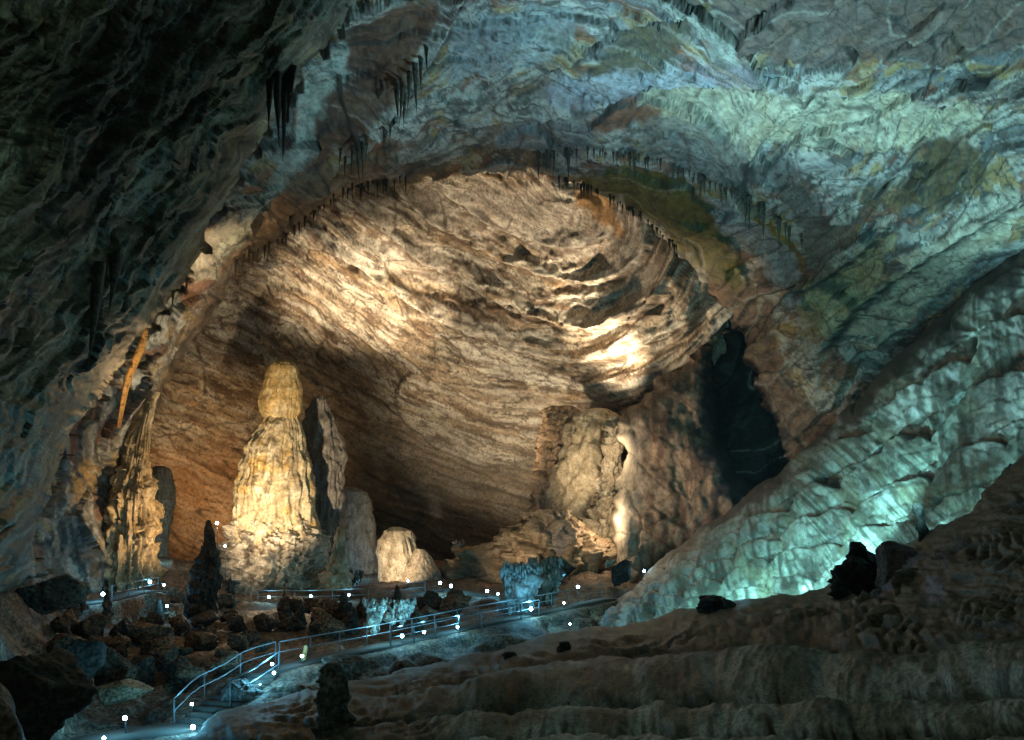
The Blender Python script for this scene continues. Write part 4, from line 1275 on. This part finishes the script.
# ------------------------------------------------------------------ stalactites
def stalactite(px, py, d, wpx, lpx, base, seed, label, group, lean=0.0, name='stalactite'):
    d = (depth_at(px, py, 'cave_wall', 'cave_ceiling') or d) - 0.15
    n1, n2 = 10, 18
    k = d / FPX
    t = np.linspace(0, 1, n2)
    rs = np.random.RandomState(seed)
    rad = wpx * 0.85 * k / 2 * np.clip((1 - t) ** rs.uniform(0.9, 1.6), 0.05, 1) * (1 + 0.07 * np.sin(t * rs.uniform(9, 16) + seed))
    th = np.linspace(0, 2 * np.pi, n1, endpoint=False)
    bend = rs.uniform(-0.08, 0.08) + lean
    TH, R = np.meshgrid(th, np.arange(n2)); TH = TH.ravel(); R = R.ravel()
    rr = rad[R] * (1 + 0.22 * np.cos(TH * 3 + seed + t[R] * 3))
    L = lpx * k
    V = np.stack([rr * np.cos(TH) + bend * L * t[R] ** 2, rr * np.sin(TH), 1.6 * wpx * k - (L + 1.6 * wpx * k) * t[R]], 1)
    V[:, 1] += 0.9 * wpx * k * (1 - t[R])
    idx = np.arange(n1 * n2).reshape(n2, n1); nx = np.roll(idx, -1, 1)
    q = np.stack([idx[:-1], idx[1:], nx[1:], nx[:-1]], -1).reshape(-1, 4)
    c = np.zeros((len(V), 3), f32) + np.asarray(base, f32) * (0.7 + 0.5 * rs.rand(len(V), 1))
    loc = np.array(P(px, py, d))
    o = mesh_obj(name, V + loc, q, M_TITE, c, loc=tuple(loc))
    return tag(o, label, 'stalactite', group)


DKB = (0.10, 0.09, 0.07)
rs_ = random.Random(11)
for i, (x, y, w, l) in enumerate([(268, 92, 10, 44), (275, 86, 11, 62), (282, 84, 12, 78), (288, 78, 9, 50), (278, 100, 10, 36), (292, 74, 7, 30), (283, 130, 6, 30)]):
    stalactite(x, y, 58, w, l, (0.03, 0.028, 0.024), 2000 + i, 'black stalactite in the cluster hanging from the near dark wall over the brown slab', 'black stalactites on the near wall edge')
for i, (x, y, w, l) in enumerate([(396, 88, 9, 36), (402, 82, 9, 50), (409, 74, 9, 40), (414, 66, 8, 52), (420, 60, 7, 34), (404, 100, 6, 34), (426, 52, 6, 24)]):
    stalactite(x, y, 72, w, l, DKB, 2050 + i, 'dark stalactite in the row on the slanting rib of the vault left of centre', 'dark stalactites on the slanting vault rib')
for i, (x, y, w, l) in enumerate([(352, 150, 6, 30), (357, 146, 7, 44), (362, 146, 6, 36), (366, 142, 5, 24), (384, 134, 7, 20), (390, 128, 5, 16), (340, 152, 5, 18), (345, 160, 5, 22)]):
    stalactite(x, y, 80, w, l, (0.10, 0.085, 0.06), 2100 + i, 'brownish stalactite hanging above the upper left lip of the arch', 'brownish stalactites above the arch lip')
for i in range(54):
    x = 530 + 170 * (i + rs_.uniform(-0.4, 0.4)) / 53
    y = np.interp(x, [530, 580, 620, 660, 700], [157, 153, 155, 163, 180]) + rs_.uniform(-2, 2)
    cx = [538, 561, 569, 596, 622, 629, 655, 683, 694][i % 9]
    x = cx + rs_.gauss(0, 7)
    y = np.interp(x, [530, 580, 620, 660, 700], [157, 153, 155, 163, 180]) + rs_.uniform(-2, 2)
    ln = min(34, 3.5 + rs_.expovariate(1 / 8.0))
    stalactite(x, y, np.interp(x, [530, 700], [84, 82]), 1.4 + 0.14 * ln * rs_.uniform(0.7, 1.3), ln, DKB, 2200 + i,
               'thin dark stalactite in the long fringe on the rock band above the arch', 'stalactite fringe on the band above the arch')
for i in range(34):
    x = 702 + 98 * (i + rs_.uniform(-0.4, 0.4)) / 33
    y = np.interp(x, [700, 740, 770, 800], [180, 196, 214, 240]) + rs_.uniform(-2, 2)
    x = [706, 722, 731, 752, 770, 779, 795][i % 7] + rs_.gauss(0, 5)
    y = np.interp(x, [700, 740, 770, 800], [180, 196, 214, 240]) + rs_.uniform(-2, 2)
    ln = min(30, 3.5 + rs_.expovariate(1 / 8.0))
    stalactite(x, y, 80, 1.4 + 0.16 * ln * rs_.uniform(0.7, 1.3), ln, DKB, 2300 + i, 'dark stalactite on the curving right-hand rib beside the olive stripe', 'stalactites on the curved rib right of the arch')
for i in range(44):
    x = 560 + 120 * (i + rs_.uniform(-0.4, 0.4)) / 43
    y = np.interp(x, [560, 600, 640, 680], [180, 194, 217, 252]) + rs_.uniform(-2, 1)
    x = [564, 583, 590, 611, 628, 634, 655, 672][i % 8] + rs_.gauss(0, 5)
    y = np.interp(x, [560, 600, 640, 680], [180, 194, 217, 252]) + rs_.uniform(-2, 1)
    stalactite(x, y, 96, rs_.uniform(1.6, 4), rs_.choice([3, 4, 6, 9, 13]) * rs_.uniform(0.8, 1.1), (0.07, 0.055, 0.04), 2400 + i, 'short dark stalactite on the inner lip of the arch at upper right', 'short stalactites on the inner arch lip')
for i in range(30):
    x = 235 + 170 * (i + rs_.uniform(-0.4, 0.4)) / 29
    y = np.interp(x, [235, 290, 345, 405], [268, 236, 193, 182]) + rs_.uniform(-5, 0)
    stalactite(x, y, 91, rs_.uniform(2.0, 4.5), rs_.uniform(6, 18), (0.09, 0.065, 0.045), 2450 + i, 'small brown stalactite on the left side of the arch lip', 'small stalactites on the left arch lip')
stalactite(172, 296, 72, 4, 26, (0.4, 0.22, 0.09), 2501, 'longer of two thin orange stalactites near the lit rim at left', 'thin orange stalactites')
stalactite(186, 284, 74, 4, 17, (0.4, 0.22, 0.09), 2502, 'shorter of two thin orange stalactites near the lit rim at left', 'thin orange stalactites')
stalactite(92, 286, 34, 17, 80, (0.05, 0.048, 0.04), 2503, 'large black pointed stalactite hanging on the near left wall', None)
stalactite(110, 276, 36, 16, 40, (0.05, 0.048, 0.04), 2504, 'stubby black stalactite beside the large pointed one on the near left wall', None)


def slab_from_outline(name, pts, d, thick, mat, colf, parent=None, bulge=0.3, twist=0.0):
    """a hanging sheet of stone with real thickness: outline rows (y, xl, xr)"""
    rows = np.asarray(pts, float)
    n = 60
    ys = np.linspace(rows[0, 0], rows[-1, 0], n)
    xl = np.interp(ys, rows[:, 0], rows[:, 1]); xr = np.interp(ys, rows[:, 0], rows[:, 2])
    m = 24
    th = np.linspace(0, 2 * np.pi, m, endpoint=False)
    V = []
    for i in range(n):
        cx, hw = (xl[i] + xr[i]) / 2, (xr[i] - xl[i]) / 2
        for a in th:
            X = cx + hw * np.cos(a)
            V.append(np.array(P(X, ys[i], d)) + np.array([0, thick * np.sin(a) + bulge * np.sin(ys[i] * 0.11) + twist * np.cos(a), 0]))
    V = np.array(V)
    idx = np.arange(n * m).reshape(n, m); nx = np.roll(idx, -1, 1)
    q = np.stack([idx[:-1], idx[1:], nx[1:], nx[:-1]], -1).reshape(-1, 4)
    return mesh_obj(name, V, q, mat, colf(V), loc=P((rows[0, 1] + rows[0, 2]) / 2, rows[0, 0], d))


M_DRAPE = rock_material('orange_drapery', 1.5, 0.2, 0.4, 0.2)
M_DRAPE.node_tree.nodes['Principled BSDF'].inputs['Subsurface Weight'].default_value = 0.3
dr = slab_from_outline('drapery_stalactite', [(326, 147, 147.6), (334, 143.5, 147.6), (347, 137.5, 145), (358, 132.5, 140), (371, 127.5, 134.5), (385, 124, 130), (397, 121.8, 126.5), (410, 119.8, 123), (424, 118, 120.3), (428, 118.4, 119.2)],
                       62, 0.25, M_DRAPE, lambda V: mixc(np.zeros((len(V), 3), f32) + np.array((0.62, 0.36, 0.12), f32), (0.35, 0.1, 0.03), sstep(-27.6, -28.3, V[:, 0] + 0.25 * (V[:, 2] - 8)) * 0.6), twist=0.05, bulge=0.06)
tag(dr, 'glowing orange drapery stalactite hanging like a folded cloth from the left rim', 'drapery')

# ------------------------------------------------------------------ walkway, steps, railings
M_STEEL = plain_material('galvanised_steel', (0.22, 0.24, 0.26), 0.5, 0.5, var=0.4)
M_CONC = plain_material('concrete', (0.06, 0.05, 0.042), 0.85, 0, scale=2.0, var=0.35)
M_BODY = plain_material('lamp_body', (0.03, 0.03, 0.035), 0.5, 0.3)
M_LENS = plain_material('blue_white_lens', (0.7, 0.85, 0.9), 0.3, 0, (0.35, 0.80, 1.0), 60.0)
M_LENSW = plain_material('warm_lens', (0.9, 0.85, 0.7), 0.3, 0, (1.0, 0.78, 0.42), 80.0)
M_DIFF = plain_material('frosted_blue_diffuser', (0.01, 0.03, 0.05), 0.5, 0, (0.03, 0.30, 0.75), 0.5)
M_DIFFW = plain_material('frosted_warm_diffuser', (0.05, 0.03, 0.015), 0.5, 0, (1.0, 0.45, 0.12), 0.6)
M_LENSG = plain_material('green_lens', (0.8, 0.9, 0.6), 0.3, 0, (0.8, 1.0, 0.5), 10.0)


def ribbon(name, pts, width, thick, mat):
    pts = np.asarray(pts, float)
    pts = smooth_poly(pts, 6, False)
    tn = np.gradient(pts, axis=0); tn[:, 2] = 0
    tn /= np.linalg.norm(tn, axis=1, keepdims=True)
    s = np.stack([tn[:, 1], -tn[:, 0], 0 * tn[:, 0]], 1)
    up = np.array([0, 0, thick])
    n = len(pts)
    V = np.stack([pts - s * width / 2, pts + s * width / 2, pts + s * width / 2 - up, pts - s * width / 2 - up], 1).reshape(-1, 3)
    q = []
    for i in range(n - 1):
        for k in range(4):
            q.append((i * 4 + k, i * 4 + (k + 1) % 4, (i + 1) * 4 + (k + 1) % 4, (i + 1) * 4 + k))
    q.append((0, 3, 2, 1)); q.append(((n - 1) * 4, (n - 1) * 4 + 1, (n - 1) * 4 + 2, (n - 1) * 4 + 3))
    return mesh_obj(name, V, q, mat, loc=tuple(pts[0]), smooth=False)


low = [PATH3[i] for i in range(0, 4)]
high = [PATH3[i] for i in range(6, len(PATH3))]
structure(ribbon('path', np.array(low), 1.9, 0.3, M_CONC))
structure(ribbon('path', np.array(high), 1.25, 0.3, M_CONC))
structure(ribbon('path', LEDGE3, 1.6, 0.25, M_CONC))

# steps between the lower and the upper path
st = empty('staircase', tuple(PATH3[3]))
A, B = PATH3[3], PATH3[6]
for i in range(9):
    t0, t1 = i / 9, (i + 1) / 9
    a = A + (B - A) * t0; b = A + (B - A) * t1
    dv = (B - A)[:2]; dv = dv / np.linalg.norm(dv); sv = np.array([dv[1], -dv[0]])
    w = 0.95
    z1 = b[2] - 0.004; z0 = z1 - 0.5
    c = [a[:2] - sv * w, a[:2] + sv * w, b[:2] + sv * w, b[:2] - sv * w]
    V = [(*p, z1) for p in c] + [(*p, z0) for p in c]
    q = [(0, 1, 2, 3), (7, 6, 5, 4), (0, 4, 5, 1), (1, 5, 6, 2), (2, 6, 7, 3), (3, 7, 4, 0)]
    o = mesh_obj('step', np.array(V), q, M_CONC, loc=tuple(st.location), smooth=False)
    o.parent = st; o.location = (0, 0, 0)
tag(st, 'concrete steps climbing from the bottom lamp to the upper walkway', 'steps')


def tube(name, pts, r, mat, parent, nseg=8):
    pts = np.asarray(pts, float)
    n = len(pts)
    tn = np.gradient(pts, axis=0); tn /= np.linalg.norm(tn, axis=1, keepdims=True)
    ref = np.array([0, 0, 1.0]) if abs(tn[0, 2]) < 0.9 else np.array([1.0, 0, 0])
    s = np.cross(tn, ref); s /= np.linalg.norm(s, axis=1, keepdims=True)
    u = np.cross(s, tn)
    th = np.linspace(0, 2 * np.pi, nseg, endpoint=False)
    V = (pts[:, None] + r * (np.cos(th)[None, :, None] * s[:, None] + np.sin(th)[None, :, None] * u[:, None])).reshape(-1, 3)
    idx = np.arange(n * nseg).reshape(n, nseg); nx = np.roll(idx, -1, 1)
    q = np.stack([idx[:-1], idx[1:], nx[1:], nx[:-1]], -1).reshape(-1, 4)
    h = nseg // 2
    caps = []
    for a in (idx[0], idx[-1]):
        for i in range(1, nseg - 1, 2):
            caps.append((a[0], a[i], a[i + 1], a[(i + 2) % nseg]) if i + 2 < nseg else (a[0], a[i], a[i + 1], a[i + 1]))
    caps = [c for c in caps if len(set(c)) == 4]
    q = np.concatenate([q, np.array(caps, int)])
    o = mesh_obj(name, V, q, mat, loc=tuple(parent.location))
    o.parent = parent; o.location = (0, 0, 0)
    return o


def offset_line(pts, off):
    pts = np.asarray(pts, float)
    tn = np.gradient(pts, axis=0); tn[:, 2] = 0
    tn /= np.linalg.norm(tn, axis=1, keepdims=True)
    s = np.stack([tn[:, 1], -tn[:, 0], 0 * tn[:, 0]], 1)
    return pts + s * off


def resample(pts, step):
    pts = np.asarray(pts, float)
    L = np.concatenate([[0], np.cumsum(np.linalg.norm(np.diff(pts, axis=0), axis=1))])
    n = max(2, int(L[-1] / step) + 1)
    t = np.linspace(0, L[-1], n)
    return np.stack([np.interp(t, L, pts[:, k]) for k in range(3)], 1)


def railing(pts, label, r=0.038, hgt=1.1, step=2.2, mid=0.55):
    pts = np.asarray(pts, float)
    root = empty('railing', tuple(pts[0]))
    up = np.array([0, 0, 1.0])
    fine = resample(pts, 0.8)
    tube('top_rail', fine + up * hgt, r, M_STEEL, root)
    tube('middle_rail', fine + up * mid, r * 0.8, M_STEEL, root)
    for p in resample(pts, step):
        tube('post', [p - up * 0.2, p + up * hgt * 0.5, p + up * (hgt - r)], r, M_STEEL, root)
    tag(root, label, 'railing')
    return root


railing(offset_line(PATH3[3:8], -0.95), 'steel railing bent round the left side of the concrete steps')
railing(offset_line(PATH3[4:7], 0.95), 'short steel handrail on the right side of the concrete steps', mid=0.5)
railing(offset_line(PATH3[7:], -0.8), 'long steel railing on the rubble side of the upper walkway')
railing(offset_line(PATH3[9:13], 0.8), 'steel railing on the near side of the upper walkway under the coral')
railing(offset_line(LEDGE3[1:3], 0.75), 'small steel railing beside the blue lamps at the foot of the golden column', step=2.5)
railing(offset_line(LEDGE3[4:8], 0.75), 'low dim railing along the ledge path below the golden stalagmite', step=3.0)


# ------------------------------------------------------------------ lamps
def lamp(px, py, d, label, power=60, size=0.16, color=BLUE, lens=None, diff=None, group='blue-white lamps along the paths'):
    size *= 0.6
    power *= 1.4
    p = np.array(P(px, py, d))
    root = empty('path_lamp', tuple(p - np.array([0, 0, size * 1.6])))
    # housing: a short round can with a stem, behind the lens
    th = np.linspace(0, 2 * np.pi, 12, endpoint=False)
    prof = [(0.9, 0.0), (1.1, 0.05), (1.1, 0.5), (0.8, 1.0), (0.3, 1.2), (0.03, 1.25)]
    V = np.array([(r * size * math.cos(a), y * size, r * size * math.sin(a)) for r, y in prof for a in th])
    idx = np.arange(len(prof) * 12).reshape(len(prof), 12); nx = np.roll(idx, -1, 1)
    q = np.stack([idx[:-1], idx[1:], nx[1:], nx[:-1]], -1).reshape(-1, 4)
    h = mesh_obj('housing', V + p, q, M_BODY, loc=tuple(root.location)); h.parent = root; h.location = (0, 0, 0)
    drop = min(max(p[2] - floor_z(p[0], p[1] + size) + 0.1, size * 3), 4.0)
    tube('stem', [p + np.array([0, size * 0.6, -size * 0.9]), p + np.array([0, size * 0.6, -drop * 0.5 - size * 0.4]), p + np.array([0, size * 0.6, -drop])], max(size * 0.2, 0.03), M_BODY, root)
    prof = [(0.02, -0.62), (0.35, -0.58), (0.65, -0.45), (0.85, -0.22), (0.88, 0.02)]
    V = np.array([(r * size * math.cos(a), y * size, r * size * math.sin(a)) for r, y in prof for a in th])
    idx = np.arange(len(prof) * 12).reshape(len(prof), 12); nx = np.roll(idx, -1, 1)
    q = np.stack([idx[:-1], idx[1:], nx[1:], nx[:-1]], -1).reshape(-1, 4)
    e = mesh_obj('lens', V + p, q, lens or M_LENS, loc=tuple(root.location)); e.parent = root; e.location = (0, 0, 0)
    tag(root, label, 'lamp', group)
    if power:
        l = bpy.data.lights.new('lamp_light', 'POINT'); l.energy = power; l.color = color; l.shadow_soft_size = 0.12
        lo = bpy.data.objects.new('lamp_light', l); COL.objects.link(lo)
        lo.parent = root
        lo.location = (0, -0.55, 0.9)
    return root


lamp(125, 718, 36.5, 'bright blue-white lamp at the near end of the bottom left path', 150, 0.17)
lamp(193, 727, 38.0, 'bright blue-white lamp at the foot of the steps', 170, 0.19)
lamp(192, 704, 40.0, 'smaller blue lamp on the rail end just above the lamp at the steps', 25, 0.13)
lamp(104, 738, 33.5, 'blue lamp cut by the bottom edge left of the lower path', 50, 0.13)
lamp(260, 686, 43.0, 'blue lamp on the right side halfway up the steps', 130, 0.17)
lamp(272, 664, 44.0, 'upper of two blue lamps stacked at the head of the steps', 60, 0.14)
lamp(274, 673, 43.7, 'lower of two blue lamps stacked at the head of the steps', 60, 0.14)
lamp(302, 656, 46.5, 'blue lamp next to the little orange stalagmite on the walkway', 110, 0.16)
lamp(402, 636, 53.5, 'blue lamp below the sprawling coral clump on the walkway', 150, 0.20)
lamp(424, 632, 55.5, 'blue lamp second right of the coral clumps on the walkway', 100, 0.18)
lamp(458, 627, 58.5, 'blue lamp above a small coral crust on the walkway', 150, 0.20)
lamp(531, 609, 65.0, 'brightest blue lamp, in front of the large crusty coral mass', 260, 0.26)
lamp(564, 603, 69.0, 'small greenish-blue lamp right of the large coral mass', 60, 0.16, CYAN)
lamp(578, 587, 76.0, 'blue lamp behind the far end of the walkway', 150, 0.25)
lamp(570, 624, 62.0, 'little cyan lamp on a dark rock below the walkway end', 40, 0.14, CYAN)
lamp(103, 594, 69.5, 'bright blue lamp farthest left at the foot of the golden column', 200, 0.27)
lamp(150, 582, 77.0, 'blue lamp on the ledge right below the golden column', 180, 0.26)
lamp(164, 585, 79.0, 'double blue lamp just right of the lamp under the column', 60, 0.18)
lamp(167, 606, 66.0, 'lone blue lamp beside the short dark stalagmite stub', 90, 0.19)
lamp(146, 618, 72.0, 'faint blue lamp on the rubble under the column ledge', 0, 0.1)
lamp(269, 597, 79.0, 'left of three dim greenish lamps on the ledge under the golden stalagmite', 70, 0.2, CYAN)
lamp(311, 596, 79.0, 'middle of three dim greenish lamps on the ledge under the golden stalagmite', 60, 0.2, CYAN)
lamp(349, 595, 80.0, 'right one of three dim greenish lamps on the ledge under the golden stalagmite', 70, 0.2, CYAN)
lamp(408, 581, 92.0, 'tiny blue lamp under the cream flowstone dome', 30, 0.16)
lamp(440, 583, 86.0, 'left blue lamp of the close pair right of the cream dome', 150, 0.26)
lamp(451, 586, 85.0, 'right blue lamp of the close pair right of the cream dome', 160, 0.28)
lamp(487, 591, 82.0, 'left blue lamp of the pair on the ledge left of the coral mass', 150, 0.26)
lamp(498, 594, 81.0, 'right smaller blue lamp of the pair on the ledge left of the coral mass', 70, 0.2)
lamp(644, 571, 84.0, 'cyan lamp at the foot of the reddish buttress where the slope begins', 50, 0.22, CYAN)
lamp(713, 601, 47.0, 'green lamp on the low black rock of the crest', 25, 0.11, CYAN, M_LENSG)
lamp(735, 603, 45.0, 'glowing lime lamp on the crest between foreground and teal slope', 40, 0.14, CYAN, M_LENSG)
lamp(217, 523, 84.0, 'warm white floodlight left of the golden stalagmite', 330, 0.26, WARM, M_LENSW, None, None)
lamp(225, 546, 82.0, 'dimmer yellow-green floodlight beneath the warm white one', 60, 0.22, WARM, M_LENSG, None, None)
stalagmite('stalagmite', [(645, 304, 307), (648, 303, 308), (654, 302, 307), (660, 300, 306)], 47.5, 'little orange stalagmite beside a walkway lamp', base=(0.5, 0.3, 0.12), dark=(0.2, 0.12, 0.06), pale=(0.55, 0.4, 0.2), seed=960, nseg=32, nrow=32)
point(303, 650, 46.0, 12, GOLD, 0.1)
point(378, 628, 53, 90, CYAN, 0.1)  # unseen lights added here to brighten the coral
point(402, 618, 55, 75, CYAN, 0.1)
point(512, 596, 64.5, 60, BLUE, 0.2)

# hidden lamps in the trough between the foreground crest and the flowstone slope
for px, py, d, pw in ((640, 628, 52, 500), (690, 618, 50, 700), (740, 610, 46, 900), (800, 600, 42, 900), (850, 590, 36, 800), (930, 548, 31, 900), (985, 512, 27, 900)):
    point(px, py - 13, d + 2.5, pw * 0.12, TEAL, 0.2)
# blue wash on the wall behind the column and on curtain
point(160, 556, 106, 120, CYAN, 0.3)
point(352, 575, 104, 350, BLUE, 0.3)
point(562, 522, 101, 250, TEAL, 0.2)
# unseen fill lights added near the camera
point(-60, 640, 9, 65, DIM, 0.5)
point(330, 60, 9, 62, (0.85, 0.95, 1.0), 0.4)
point(1000, 300, 2, 40, (1.0, 0.88, 0.66), 0.5)

# ------------------------------------------------------------------ mist in the cave air
hv = [(x, y, z) for x in (-190, 190) for y in (-80, 260) for z in (-40, 120)]
hq = [(0, 1, 3, 2), (4, 6, 7, 5), (0, 4, 5, 1), (2, 3, 7, 6), (0, 2, 6, 4), (1, 5, 7, 3)]
hm = bpy.data.materials.new('cave_mist'); hm.use_nodes = True
hm.node_tree.nodes.clear()
ho_ = hm.node_tree.nodes.new('ShaderNodeOutputMaterial')
pv = hm.node_tree.nodes.new('ShaderNodeVolumePrincipled')
pv.inputs['Density'].default_value = 0.0001
pv.inputs['Color'].default_value = (0.92, 0.96, 1.0, 1)
hm.node_tree.links.new(pv.outputs['Volume'], ho_.inputs['Volume'])
haze = mesh_obj('haze', np.array(hv, float), hq, hm, smooth=False)
haze['kind'] = 'stuff'
haze['label'] = 'thin mist hanging in the cave air'
